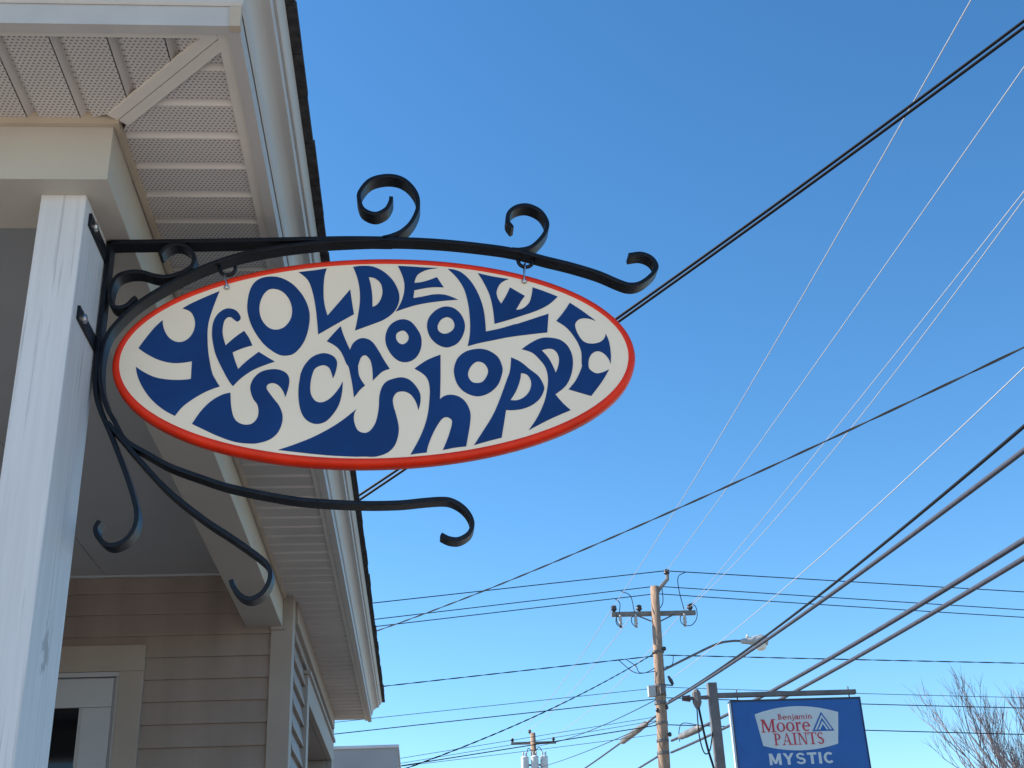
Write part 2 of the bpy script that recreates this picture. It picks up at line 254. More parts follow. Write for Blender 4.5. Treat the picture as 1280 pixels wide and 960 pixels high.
SIGN = {'ctr': [-0.075, 2.7179], 'th': 0.01372, 'ax': [0.5019, 0.2154]}
LETTERS = [[[[-317.1, 156.3, 1], [-329.8, 111.1, 0], [-335.9, 77.2, 0], [-335.0, 43.5, 0], [-330.9, 10.2, 0], [-323.1, -25.6, 0], [-315.1, -42.6, 0], [-306.7, -56.8, 1], [-330.6, -66.4, 0], [-353.7, -80.6, 0], [-374.1, -97.4, 0], [-388.7, -117.6, 1], [-413.9, -101.7, 0], [-436.6, -80.0, 0], [-453.7, -55.6, 0], [-465.0, -31.2, 0], [-469.6, -10.7, 1], [-452.5, -23.3, 0], [-430.3, -34.6, 0], [-403.7, -40.1, 0], [-379.8, -41.1, 0], [-362.7, -39.3, 1], [-362.9, -0.7, 1], [-382.0, -3.8, 0], [-403.6, -3.4, 0], [-428.1, 4.0, 0], [-450.6, 16.8, 0], [-467.9, 30.0, 1], [-455.4, 51.4, 0], [-440.1, 74.9, 0], [-425.4, 91.5, 1], [-421.8, 73.1, 0], [-413.4, 56.2, 0], [-401.8, 45.4, 0], [-388.3, 41.8, 0], [-375.3, 47.1, 0], [-365.1, 60.9, 0], [-361.3, 80.5, 0], [-364.7, 97.5, 0], [-372.7, 110.4, 0], [-387.9, 117.8, 1], [-370.1, 129.5, 0], [-343.7, 143.4, 0]]], [[[-278.2, 86.0, 0], [-272.4, 93.0, 0], [-276.5, 104.5, 0], [-285.5, 113.2, 0], [-298.0, 116.3, 0], [-310.1, 111.6, 0], [-320.6, 99.5, 0], [-326.4, 82.6, 0], [-327.3, 60.1, 0], [-324.2, 37.7, 0], [-317.7, 12.7, 0], [-306.9, -12.3, 0], [-291.1, -43.1, 0], [-281.4, -56.8, 1], [-264.8, -38.2, 0], [-243.7, -22.4, 0], [-222.2, -12.4, 0], [-202.5, -5.1, 1], [-234.3, 17.1, 1], [-256.5, -2.3, 0], [-272.8, -19.8, 1], [-279.5, -1.9, 0], [-285.2, 17.0, 1], [-267.3, 25.5, 0], [-247.3, 31.8, 1], [-254.7, 49.0, 0], [-264.6, 64.6, 1], [-282.9, 49.5, 0], [-299.2, 32.8, 1], [-304.1, 48.5, 0], [-306.8, 65.4, 0], [-305.2, 85.1, 0], [-299.5, 94.9, 0], [-292.2, 96.2, 0], [-283.3, 88.9, 0]]], [[[-211.1, 188.8, 0], [-192.2, 184.1, 0], [-171.7, 170.6, 0], [-153.7, 148.5, 0], [-142.0, 125.1, 0], [-136.1, 99.1, 0], [-137.9, 67.9, 0], [-146.7, 37.1, 0], [-163.4, 13.7, 0], [-180.4, 7.9, 0], [-197.6, 11.6, 0], [-222.6, 31.6, 0], [-243.2, 61.4, 0], [-255.2, 89.8, 0], [-260.5, 118.5, 0], [-257.5, 153.0, 0], [-248.3, 174.7, 0], [-232.4, 186.2, 0]], [[-205.3, 159.5, 0], [-190.1, 152.0, 0], [-177.2, 134.3, 0], [-171.2, 111.2, 0], [-173.7, 89.8, 0], [-184.4, 73.0, 0], [-199.1, 66.2, 0], [-213.9, 69.3, 0], [-226.6, 82.2, 0], [-234.6, 100.9, 0], [-235.9, 123.8, 0], [-229.9, 145.3, 0], [-219.0, 158.2, 0]]], [[[-159.7, 198.4, 1], [-142.0, 200.5, 0], [-121.8, 203.2, 0], [-102.8, 206.5, 1], [-107.7, 185.8, 0], [-109.1, 153.6, 0], [-107.0, 124.5, 0], [-100.5, 96.2, 1], [-78.2, 125.5, 0], [-55.2, 156.2, 1], [-51.9, 129.4, 0], [-47.6, 98.7, 1], [-80.4, 78.2, 0], [-118.6, 53.9, 1], [-121.6, 90.3, 0], [-125.8, 124.8, 0], [-132.5, 156.9, 0], [-141.7, 180.4, 0]]], [[[-49.4, 209.3, 1], [-30.3, 211.4, 0], [-9.9, 209.6, 0], [10.5, 198.9, 0], [28.2, 180.8, 0], [39.4, 160.0, 0], [44.2, 139.4, 0], [41.3, 119.1, 0], [31.0, 100.5, 0], [12.0, 85.0, 0], [-13.1, 74.1, 0], [-45.5, 61.3, 1], [-40.6, 88.8, 0], [-36.0, 123.3, 0], [-36.0, 152.4, 0], [-40.5, 181.9, 0]], [[-17.6, 184.5, 1], [-4.9, 181.3, 0], [6.4, 169.3, 0], [10.1, 150.2, 0], [6.1, 131.3, 0], [-1.5, 119.8, 0], [-10.4, 114.8, 1], [-10.7, 140.3, 0], [-13.2, 163.8, 0]]], [[[42.4, 210.3, 1], [68.0, 208.5, 0], [93.7, 206.0, 0], [124.5, 204.1, 1], [101.2, 199.9, 0], [85.7, 191.8, 0], [79.1, 183.0, 0], [75.0, 169.5, 1], [95.5, 172.4, 0], [121.8, 182.4, 1], [134.7, 157.9, 1], [107.9, 158.3, 0], [74.6, 152.1, 1], [72.5, 133.7, 1], [92.1, 137.2, 0], [115.1, 141.8, 0], [138.0, 140.2, 0], [163.1, 128.7, 1], [132.5, 126.3, 0], [101.9, 122.4, 0], [71.3, 115.7, 0], [36.3, 103.3, 1], [47.5, 124.8, 0], [54.2, 151.0, 0], [53.4, 177.5, 0]]], [[[-180.2, -82.8, 1], [-175.1, -64.6, 0], [-173.1, -45.7, 0], [-178.3, -32.0, 0], [-191.8, -23.5, 0], [-208.8, -21.7, 0], [-228.0, -26.8, 0], [-240.9, -38.8, 0], [-247.6, -54.9, 0], [-247.1, -68.3, 0], [-241.7, -84.5, 0], [-232.9, -98.1, 0], [-230.5, -114.1, 0], [-233.1, -127.2, 0], [-242.3, -137.5, 0], [-255.2, -139.3, 0], [-268.2, -134.2, 0], [-276.9, -123.5, 0], [-282.6, -102.2, 0], [-285.6, -70.7, 1], [-301.6, -75.1, 0], [-320.1, -86.7, 0], [-338.1, -106.2, 0], [-355.4, -135.2, 1], [-331.2, -148.3, 0], [-304.7, -162.0, 0], [-273.6, -174.4, 0], [-242.9, -179.1, 0], [-225.5, -177.5, 0], [-206.9, -171.0, 0], [-193.1, -158.3, 0], [-185.3, -138.9, 0], [-184.5, -120.5, 0], [-191.0, -101.7, 0], [-202.2, -85.5, 0], [-213.5, -69.1, 0], [-216.8, -61.0, 0], [-213.9, -54.3, 0], [-204.3, -51.8, 0], [-193.3, -57.4, 0], [-184.6, -69.8, 0]]], [[[-88.7, -44.3, 1], [-83.4, -29.9, 0], [-80.6, -9.3, 0], [-87.3, 3.8, 0], [-102.1, 11.1, 0], [-116.8, 10.0, 0], [-131.4, 2.0, 0], [-143.4, -13.0, 0], [-150.4, -29.3, 0], [-153.0, -43.4, 0], [-155.2, -70.4, 0], [-152.7, -100.0, 0], [-146.3, -121.4, 0], [-135.3, -134.9, 0], [-119.7, -141.1, 0], [-103.0, -137.0, 0], [-88.8, -122.8, 0], [-76.9, -101.8, 0], [-71.0, -77.7, 0], [-69.4, -51.2, 1], [-77.1, -66.8, 0], [-89.1, -82.7, 0], [-101.1, -92.6, 0], [-113.1, -95.6, 0], [-122.8, -91.3, 0], [-130.2, -79.1, 0], [-132.4, -62.9, 0], [-130.7, -43.9, 0], [-126.1, -26.2, 0], [-118.9, -18.2, 0], [-106.7, -14.8, 0], [-96.9, -20.0, 0], [-91.9, -31.1, 0]]], [[[-74.2, 71.8, 1], [-66.6, 46.7, 0], [-55.4, 17.9, 1], [-49.2, 32.4, 0], [-38.1, 42.0, 0], [-24.5, 43.1, 0], [-10.8, 34.4, 0], [1.4, 14.6, 0], [11.1, -5.1, 0], [22.7, -25.6, 1], [8.4, -31.3, 0], [-2.7, -42.0, 0], [-10.6, -50.6, 1], [-11.2, -30.1, 0], [-12.4, -18.5, 0], [-16.0, -4.6, 0], [-24.6, 5.3, 0], [-33.2, 1.3, 0], [-38.1, -12.4, 0], [-39.4, -21.2, 0], [-37.0, -40.5, 0], [-26.0, -61.2, 1], [-35.8, -70.4, 0], [-47.4, -86.4, 1], [-51.6, -53.8, 0], [-57.8, -20.8, 0], [-62.7, -11.9, 0], [-71.4, 10.4, 0], [-82.6, 26.0, 0], [-101.2, 38.1, 1], [-87.7, 55.6, 0]]], [[[50.6, 85.2, 0], [65.6, 79.8, 0], [77.9, 63.8, 0], [86.2, 43.8, 0], [85.7, 21.3, 0], [77.8, 1.8, 0], [65.2, -9.0, 0], [50.3, -11.5, 0], [36.8, -5.7, 0], [24.6, 8.5, 0], [16.2, 28.3, 0], [15.1, 48.0, 0], [21.6, 67.7, 0], [34.2, 80.3, 0]], [[49.0, 59.6, 0], [56.4, 55.7, 0], [61.2, 45.7, 0], [58.5, 34.5, 0], [49.7, 28.4, 0], [41.1, 32.0, 0], [36.2, 41.9, 0], [37.6, 53.2, 0]]], [[[139.7, 113.1, 0], [154.8, 108.5, 0], [168.2, 93.8, 0], [175.0, 72.1, 0], [171.7, 50.7, 0], [160.9, 31.1, 0], [145.6, 21.5, 0], [131.8, 20.4, 0], [115.8, 29.1, 0], [103.7, 44.9, 0], [98.5, 66.3, 0], [102.3, 86.3, 0], [114.0, 101.9, 0], [126.9, 110.4, 0]], [[141.5, 88.5, 0], [150.1, 82.6, 0], [154.0, 71.0, 0], [150.6, 59.6, 0], [140.3, 51.9, 0], [130.2, 50.9, 0], [121.6, 57.3, 0], [119.9, 68.8, 0], [126.1, 81.6, 0], [133.8, 87.2, 0]]], [[[145.0, 201.4, 1], [157.9, 199.7, 0], [173.1, 192.0, 0], [190.4, 172.4, 0], [204.6, 142.7, 0], [214.4, 104.5, 0], [216.8, 54.1, 1], [246.7, 60.7, 0], [277.7, 70.2, 0], [276.0, 68.8, 0], [312.4, 81.1, 0], [346.5, 92.9, 1], [341.1, 49.8, 1], [300.1, 45.4, 0], [261.8, 40.4, 0], [230.2, 34.0, 0], [204.8, 28.8, 0], [178.7, 21.7, 1], [184.3, 50.5, 0], [185.6, 84.8, 0], [183.2, 119.6, 0], [176.8, 151.9, 0], [163.6, 178.8, 0]]], [[[206.1, 190.6, 1], [237.2, 182.1, 0], [269.2, 175.7, 1], [251.9, 165.5, 0], [243.3, 147.9, 0], [243.9, 133.2, 0], [250.8, 117.9, 1], [261.7, 135.9, 0], [271.0, 155.8, 1], [300.3, 135.2, 1], [290.5, 120.7, 0], [280.5, 102.8, 1], [294.7, 106.1, 0], [308.3, 119.0, 0], [314.6, 137.9, 0], [317.5, 155.0, 1], [342.2, 144.9, 0], [368.0, 132.4, 1], [347.9, 113.9, 0], [321.3, 99.8, 0], [289.9, 88.7, 0], [261.3, 79.1, 0], [235.0, 71.5, 1], [233.5, 104.2, 0], [228.6, 136.4, 0], [218.4, 166.1, 0]]], [[[-43.1, -111.9, 1], [-47.4, -123.8, 0], [-46.7, -139.7, 0], [-40.7, -155.7, 0], [-29.9, -162.0, 0], [-19.1, -160.1, 0], [-9.5, -148.5, 0], [-3.4, -132.8, 0], [0.5, -109.0, 0], [1.9, -84.8, 0], [6.9, -66.0, 0], [15.6, -53.9, 0], [30.3, -47.4, 0], [46.1, -45.0, 0], [60.7, -50.3, 0], [72.7, -63.4, 0], [81.0, -79.9, 0], [81.8, -97.5, 0], [77.2, -116.7, 1], [73.2, -99.9, 0], [65.0, -84.9, 0], [55.3, -77.4, 0], [44.4, -75.5, 0], [34.6, -78.8, 0], [28.3, -90.8, 0], [29.3, -107.0, 0], [33.9, -125.8, 0], [38.4, -149.7, 0], [36.9, -170.7, 0], [29.4, -191.4, 0], [14.9, -205.3, 0], [-6.5, -212.0, 0], [-26.5, -211.4, 0], [-50.2, -210.8, 0], [-97.5, -206.9, 0], [-144.8, -200.5, 0], [-190.9, -193.4, 1], [-159.4, -182.6, 0], [-121.7, -166.7, 0], [-79.0, -141.5, 0]]], [[[123.8, 3.7, 1], [122.3, -49.4, 0], [119.8, -94.3, 1], [131.0, -86.4, 0], [145.8, -85.4, 0], [160.3, -91.2, 0], [172.1, -105.0, 0], [178.6, -126.6, 0], [176.4, -150.5, 0], [171.8, -174.2, 0], [167.4, -195.6, 1], [144.4, -197.8, 0], [122.2, -202.2, 1], [133.1, -175.8, 0], [141.2, -149.7, 0], [141.1, -139.0, 0], [133.2, -133.0, 0], [123.4, -135.9, 0], [112.1, -151.6, 0], [101.8, -172.4, 0], [94.1, -193.1, 0], [91.4, -206.1, 1], [77.0, -207.5, 0], [60.2, -209.6, 1], [80.2, -171.9, 0], [93.1, -135.2, 0], [98.8, -100.6, 0], [100.2, -65.4, 0], [92.9, -43.3, 0], [71.5, -26.3, 1], [96.2, -8.3, 0]]], [[[201.7, 15.3, 0], [221.6, 10.1, 0], [238.4, -4.2, 0], [245.5, -23.9, 0], [245.5, -38.3, 0], [236.8, -62.9, 0], [222.4, -79.0, 0], [204.7, -88.1, 0], [187.5, -88.6, 0], [168.1, -79.1, 0], [155.2, -62.5, 0], [149.7, -41.8, 0], [150.3, -24.7, 0], [158.5, -4.0, 0], [176.5, 10.5, 0]], [[199.3, -13.2, 0], [210.3, -18.2, 0], [217.1, -32.2, 0], [214.0, -45.9, 0], [204.8, -58.1, 0], [192.3, -60.6, 0], [182.6, -56.3, 0], [176.9, -42.4, 0], [181.2, -27.3, 0], [190.4, -16.4, 0]]], [[[264.7, -5.3, 1], [283.9, -16.4, 0], [300.5, -32.6, 0], [317.0, -48.2, 0], [325.8, -67.7, 0], [325.7, -80.0, 0], [316.4, -97.5, 0], [300.7, -110.7, 0], [280.5, -118.9, 0], [260.7, -121.1, 0], [248.5, -120.2, 1], [243.4, -146.9, 0], [236.9, -179.0, 1], [210.1, -185.7, 0], [182.7, -193.4, 1], [201.4, -164.4, 0], [222.4, -130.4, 0], [239.0, -93.0, 0], [253.3, -55.1, 0], [260.6, -35.3, 0]], [[282.5, -40.5, 1], [294.8, -44.9, 0], [301.4, -58.9, 0], [299.2, -75.3, 0], [289.6, -90.1, 0], [274.2, -99.2, 0], [258.2, -99.4, 1], [270.3, -80.1, 0], [279.0, -58.4, 0]]], [[[286.8, 12.5, 1], [306.6, 26.8, 0], [327.5, 36.9, 0], [347.9, 37.4, 0], [367.8, 31.3, 0], [381.9, 15.4, 0], [388.3, -7.3, 0], [386.4, -32.5, 0], [379.2, -55.1, 0], [367.9, -72.7, 0], [348.0, -88.7, 1], [360.4, -106.7, 0], [375.8, -123.8, 1], [333.2, -142.4, 0], [290.6, -164.5, 1], [308.9, -137.8, 0], [324.5, -105.8, 0], [332.7, -76.1, 0], [335.6, -51.4, 0], [332.1, -29.1, 0], [321.9, -11.6, 0], [307.8, 4.2, 0]], [[327.0, 9.4, 1], [343.7, 12.8, 0], [354.7, 7.5, 0], [360.5, -6.7, 0], [358.8, -23.5, 0], [352.1, -41.5, 1], [346.3, -23.2, 0], [338.6, -6.3, 0]]], [[[392.0, 117.6, 1], [416.3, 98.1, 0], [442.0, 74.4, 1], [425.2, 80.5, 0], [409.7, 79.3, 0], [399.9, 69.4, 0], [400.1, 55.0, 0], [406.5, 37.7, 0], [415.7, 26.1, 0], [430.7, 22.4, 0], [446.3, 25.5, 0], [456.0, 33.9, 0], [460.0, 44.7, 1], [465.4, 25.1, 0], [466.5, -0.4, 0], [464.2, -23.5, 1], [459.8, -10.2, 0], [450.6, 1.3, 0], [439.5, 5.2, 0], [428.9, 0.3, 0], [421.7, -10.8, 0], [419.1, -27.6, 0], [422.1, -36.6, 0], [432.8, -44.3, 0], [445.6, -42.6, 0], [460.0, -36.0, 1], [443.9, -62.0, 0], [419.2, -93.9, 1], [399.2, -87.2, 0], [374.9, -78.4, 1], [391.5, -58.1, 0], [404.9, -30.6, 0], [405.8, -18.9, 0], [406.6, 6.4, 0], [398.4, 32.1, 0], [382.5, 58.2, 0], [361.2, 75.9, 1], [377.5, 95.9, 0]]]]
BRACKET = {'top_bar': [[-0.6134, 2.9868], [-0.5206, 2.9888], [-0.3592, 2.9919], [-0.1961, 2.9961], [-0.1304, 2.9972], [-0.0478, 2.9963]], 'vertical_bar': [[-0.6193, 2.982], [-0.6228, 2.8566], [-0.6231, 2.7138], [-0.6179, 2.662], [-0.6068, 2.6194], [-0.5785, 2.5591], [-0.5448, 2.483], [-0.5258, 2.4342], [-0.5162, 2.3995], [-0.5187, 2.3716], [-0.5339, 2.3489], [-0.5588, 2.3402], [-0.5801, 2.3543], [-0.5877, 2.3728], [-0.5821, 2.3882]], 'arch_bar': [[0.4465, 2.9577], [0.4738, 2.9607], [0.495, 2.9499], [0.5032, 2.9285], [0.489, 2.9078], [0.4654, 2.89], [0.4432, 2.8862], [0.4212, 2.8939], [0.3792, 2.915], [0.3252, 2.9344], [0.2716, 2.9499], [0.218, 2.9664], [0.1632, 2.9778], [0.0535, 2.9914], [-0.0551, 2.9963], [-0.1632, 2.9922], [-0.2062, 2.9873], [-0.2861, 2.9756], [-0.3654, 2.9564], [-0.4374, 2.9251], [-0.4968, 2.8887], [-0.5551, 2.8436], [-0.5923, 2.7985], [-0.6077, 2.7664], [-0.6132, 2.7242], [-0.6086, 2.667], [-0.5916, 2.6176], [-0.5756, 2.5906], [-0.5509, 2.5496], [-0.51, 2.5227], [-0.4649, 2.4961], [-0.398, 2.4692], [-0.3543, 2.4538], [-0.2884, 2.4373], [-0.2109, 2.4229], [-0.1097, 2.415], [-0.0371, 2.4145], [0.0115, 2.4186], [0.0446, 2.4205], [0.0642, 2.4178], [0.0843, 2.4055], [0.0981, 2.3878], [0.1029, 2.3687], [0.0957, 2.3516], [0.0776, 2.3409], [0.0598, 2.342], [0.0435, 2.3503]], 'scroll_a': [[-0.0676, 2.9982], [-0.0478, 3.0041], [-0.0262, 3.016], [-0.0061, 3.0397], [0.0067, 3.0757], [0.0019, 3.1121], [-0.0225, 3.1436], [-0.0555, 3.1537], [-0.0937, 3.1432], [-0.1161, 3.1115], [-0.1158, 3.0873], [-0.1064, 3.0673], [-0.083, 3.0574], [-0.0613, 3.0684], [-0.0513, 3.0875], [-0.0496, 3.1005]], 'scroll_b': [[0.2014, 2.9712], [0.2181, 2.9703], [0.2402, 2.976], [0.2595, 2.9929], [0.2741, 3.0147], [0.2787, 3.0376], [0.2665, 3.0646], [0.2416, 3.0797], [0.2176, 3.0776], [0.2, 3.0634], [0.195, 3.0423], [0.2044, 3.0244]], 'scroll_c': [[-0.5189, 2.9584], [-0.5113, 2.9719], [-0.4986, 2.9815], [-0.482, 2.9839], [-0.4629, 2.9739], [-0.4504, 2.9541], [-0.4517, 2.9343], [-0.4626, 2.9225], [-0.48, 2.912], [-0.5028, 2.9061], [-0.5261, 2.9089], [-0.5533, 2.9175], [-0.5796, 2.9167], [-0.6, 2.9059], [-0.6091, 2.8819], [-0.6093, 2.857], [-0.6018, 2.8398], [-0.5884, 2.8352], [-0.5743, 2.8405], [-0.564, 2.853], [-0.5574, 2.8595]], 'strand': [[-0.587, 2.5857], [-0.5602, 2.5545], [-0.5173, 2.5044], [-0.4609, 2.4442], [-0.3927, 2.3881], [-0.3397, 2.3515], [-0.2871, 2.3123], [-0.2703, 2.2922], [-0.2679, 2.2696], [-0.2797, 2.246], [-0.3005, 2.2346], [-0.3194, 2.2417], [-0.3331, 2.259], [-0.3373, 2.271]]}
RINGS = [[-0.3833, 2.9269], [0.2302, 2.9459]]
EYES = [[-0.3781, 2.8819], [0.2261, 2.8865]]

WIRES = [
 ['prim_left', 5.5, 34.0, 10.886, 5.5, -12.0, 10.598, 0.61, 0.0075, 'W'],
 ['prim_top', 7.1, 34.0, 11.873, 7.1, -12.0, 10.413, 0.217, 0.0075, 'W'],
 ['prim_right', 7.74, 34.0, 10.9, 7.74, -12.0, 10.291, 0.266, 0.007, 'W'],
 ['prim_mid', 7.66, 34.0, 10.801, 7.66, -12.0, 12.692, 1.509, 0.007, 'W'],
 ['neutral', 6.9, 33.9, 8.774, 6.9, -12.0, 7.873, 0.739, 0.0075, 'W'],
 ['cable_a', 6.78, 33.85, 8.166, 6.78, -12.0, 7.213, 0.802, 0.022, 'K'],
 ['cable_b', 6.72, 33.85, 8.094, 6.72, -12.0, 6.12, 0.537, 0.032, 'G'],
 ['cable_c', 6.76, 33.85, 7.122, 6.76, -12.0, 5.52, 0.628, 0.034, 'G'],
 ['cable_d', 6.72, 33.85, 6.816, 6.72, -12.0, 5.309, 0.572, 0.03, 'G'],
 ['lat1_l', 7.12, 34.25, 11.952, -16.0, 34.25, 9.831, 0.0, 0.014, 'K'],
 ['lat1_r', 7.12, 34.25, 11.95, 34.0, 34.25, 9.789, 0.0, 0.014, 'K'],
 ['lat2_l', 6.8, 34.25, 11.501, -16.0, 34.25, 9.27, 0.0, 0.013, 'K'],
 ['lat2_r', 6.8, 34.25, 11.501, 34.0, 34.25, 9.144, 0.0, 0.013, 'K'],
 ['lat3_l', 6.8, 34.25, 11.282, -16.0, 34.25, 9.089, 0.0, 0.013, 'K'],
 ['lat3_r', 6.8, 34.25, 11.281, 34.0, 34.25, 9.054, 0.058, 0.013, 'K'],
 ['lat4_l', 6.8, 34.25, 9.521, -16.0, 34.25, 7.571, 0.0, 0.012, 'K'],
 ['lat4_r', 6.8, 34.25, 9.521, 34.0, 34.25, 8.322, 0.033, 0.012, 'K'],
 ['lat5_l', 6.8, 34.25, 8.632, -16.0, 34.25, 6.863, 0.0, 0.008, 'K'],
 ['lat5_r', 6.8, 34.25, 8.63, 34.0, 34.25, 7.452, 0.126, 0.008, 'K'],
 ['lat6_l', 6.8, 34.25, 8.341, -16.0, 34.25, 6.532, 0.0, 0.013, 'K'],
 ['lat6_r', 6.8, 34.25, 8.34, 34.0, 34.25, 7.145, 0.118, 0.013, 'K'],
 ['lat7_l', 6.6, 34.25, 7.623, -16.0, 34.25, 4.833, 0.0, 0.014, 'K'],
 ['lat7_r', 6.6, 34.25, 7.621, 34.0, 34.25, 6.177, 0.02, 0.014, 'K'],
 ['lat8_l', 6.6, 34.25, 7.85, -16.0, 34.25, 4.957, 0.0, 0.007, 'K'],
 ['lat9_l', 6.6, 34.25, 7.751, -16.0, 34.25, 4.76, 0.0, 0.007, 'K'],
 ['lat10_l', 6.6, 34.25, 7.378, -16.0, 34.25, 5.666, 0.12, 0.007, 'K'],
 ['drop_far', 6.55, 33.9, 9.516, -3.0, 22.0, 4.1, 0.35, 0.011, 'K'],
 ['drop_cross', 6.8, 1.0, 5.114, -2.4, 23.0, 7.024, 0.387, 0.0075, 'K'],
 ['drop_house_a', 6.8, 1.0, 7.557, -1.0, 8.52, 4.382, 0.231, 0.0085, 'K'],
 ['drop_house_b', 6.8, 1.0, 7.463, -1.0, 8.52, 4.342, 0.197, 0.0085, 'K'],
]


# ------------------------------------------------------------------ ground
def sheet(name, m, x0, x1, y0, y1, z, kind='structure'):
    o = MB().add([(x0,y0,z),(x1,y0,z),(x1,y1,z),(x0,y1,z)], [(0,1,2,3)]).build(name, m); tag(o, kind=kind); return o
sheet('ground', 'soil', -1500, 1500, -1500, 2500, 0.0)
sheet('bounce_driveway', 'bounce_asphalt', -0.3, 4.6, 1.4, 60, 0.008)  # added out of view, limits ground bounce beside the house
sheet('bounce_forecourt', 'pale', -14, 4.6, -40, 1.39, 0.008)  # added out of view, reflects sunlight onto the sign and porch front
sheet('road', 'asphalt', 7.9, 16.5, -400, 900, 0.006)
for i, (x0, x1) in enumerate(((12.05, 12.15), (12.3, 12.4))): sheet('road_marking', 'paint', x0, x1, -400, 900, 0.011)
tag(box('pavement', 'concrete', None, (4.6, 7.75, -60, 300, -0.1, 0.12)), kind='structure')
tag(box('pavement', 'concrete', None, (16.65, 19.0, -60, 300, -0.1, 0.12)), kind='structure')
for x0 in (7.75, 16.5): tag(box('kerb', 'concrete', None, (x0, x0+0.15, -60, 300, -0.1, 0.135)), kind='structure')

# ------------------------------------------------------------------ the house with its porch
H = thing('house', (-3.5, 5.0, 0), 'beige clapboard house with white post and perforated eave above the hanging sign', 'house')
XP, YP0, YP1, ZB = -0.629, 2.05, 2.236, 2.989            # post right face, post front / rear, beam underside
XB, YB, ZS = -0.579, 1.997, 3.123                        # beam right face, beam front face, soffit level
XE, YE = -0.303, 1.708                                   # eave edges
YW, XW, YEND = 5.33, -0.537, 8.19                        # porch wall, side wall, far end of the eave
XL = -8.0
box('porch_floor', 'deck', H, (XL, -0.56, 1.98, YW, 0.62, 0.75))
box('foundation', 'block', H, (XL, -0.6, 2.05, YEND - 0.25, -0.05, 0.62))
post = MB().box(XP - 0.086, XP, YP0, YP1, 0.75, ZB + 0.002).build('porch_post', 'post', H, bevel=0.004)
box('front_beam', 'beam', H, (XL, XB, YB, 2.17, ZB, ZS + 0.05), bevel=0.002)
box('side_beam', 'beam', H, (-0.733, XB - 0.0015, 2.172, YW + 0.01, ZB + 0.0015, ZS + 0.05), bevel=0.002)
cl = box('porch_ceiling', 'ceil', H, (XL, -0.72, 2.16, YW, 3.245, 3.27))
for k in range(6):                                        # ceiling boards, joints recessed
    x1 = -0.733 - 0.62 * k
    box('ceiling_board', 'ceil', cl, (x1 - 0.616, x1, 2.171, YW - 0.014, 3.236, 3.2455))
box('ceiling_trim', 'door', H, (XL, -0.734, YW - 0.0135, YW - 0.0005, 3.226, 3.2355))
box('j_channel', 'trim', H, (XL, XB + 0.012, YB - 0.012, YB - 0.001, ZS - 0.014, ZS + 0.02))  # tan J-channel trim along the beam top
box('j_channel', 'trim', H, (XB + 0.001, XB + 0.012, YB, YW - 0.03, ZS - 0.014, ZS + 0.02))

# soffit: grooved panels 102 mm apart, mitred at the corner
SO = MB().box(XL, XE - 0.02, YE + 0.02, YB + 0.1, ZS + 0.03, ZS + 0.04).build('soffit', 'soffit', H)
MB().box(XB - 0.1, XE - 0.02, YB + 0.1, YEND - 0.01, ZS + 0.03, ZS + 0.04).build('soffit_backing', 'soffit', SO)
GR = [(0.0, 0.0), (0.078, 0.0), (0.080, 0.013), (0.0885, 0.013), (0.1, 0.0), (0.102, 0.0)]
def miter(y): return XB + 0.012 + (YB - 0.012 - y) * ((XE - XB - 0.012) / (YB - 0.012 - YE))
y = 1.744
while y < YEND - 0.03:
    b = MB(); vs_ = []
    for (u, h) in GR:
        yy = min(y + u, YEND - 0.02)
        xs = max(XB + 0.011, miter(yy)) if yy < YB else XB + 0.011
        xe = XE - 0.036
        xs = min(xs, xe - 0.001)
        vs_ += [(xs, yy, ZS + h), (xe, yy, ZS + h), (xs, yy, ZS + h + 0.0012), (xe, yy, ZS + h + 0.0012)]
    fs = []
    for i in range(len(GR) - 1):
        a, c = i*4, i*4+4
        fs += [(a, a+1, c+1, c), (a+2, c+2, c+3, a+3), (a, c, c+2, a+2), (a+1, a+3, c+3, c+1)]
    fs += [(0, 2, 3, 1), (len(GR)*4-4, len(GR)*4-3, len(GR)*4-1, len(GR)*4-2)]
    b.add(vs_, fs).build('soffit_panel', 'soffit', SO)
    y += 0.1024
x = -0.339
while x > -2.2:
    b = MB(); vs_ = []
    for (u, h) in GR:
        xx = x - u
        y1 = YB - 0.011
        if xx > XB: y1 = min(y1, YB - 0.012 - (xx - XB - 0.012) * ((YB - 0.012 - YE) / (XE - XB - 0.012)))
        y0 = YE + 0.034; y1 = max(y1, y0 + 0.001)
        vs_ += [(xx, y0, ZS + h), (xx, y1, ZS + h), (xx, y0, ZS + h + 0.0012), (xx, y1, ZS + h + 0.0012)]
    fs = []
    for i in range(len(GR) - 1):
        a, c = i*4, i*4+4
        fs += [(a, a+1, c+1, c), (a+2, c+2, c+3, a+3), (a, c, c+2, a+2), (a+1, a+3, c+3, c+1)]
    fs += [(0, 2, 3, 1), (len(GR)*4-4, len(GR)*4-3, len(GR)*4-1, len(GR)*4-2)]
    b.add(vs_, fs).build('soffit_panel', 'soffit', SO)
    x -= 0.1
box('soffit_panel', 'soffit', SO, (XL, -2.25, YE + 0.034, YB - 0.011, ZS, ZS + 0.0012))
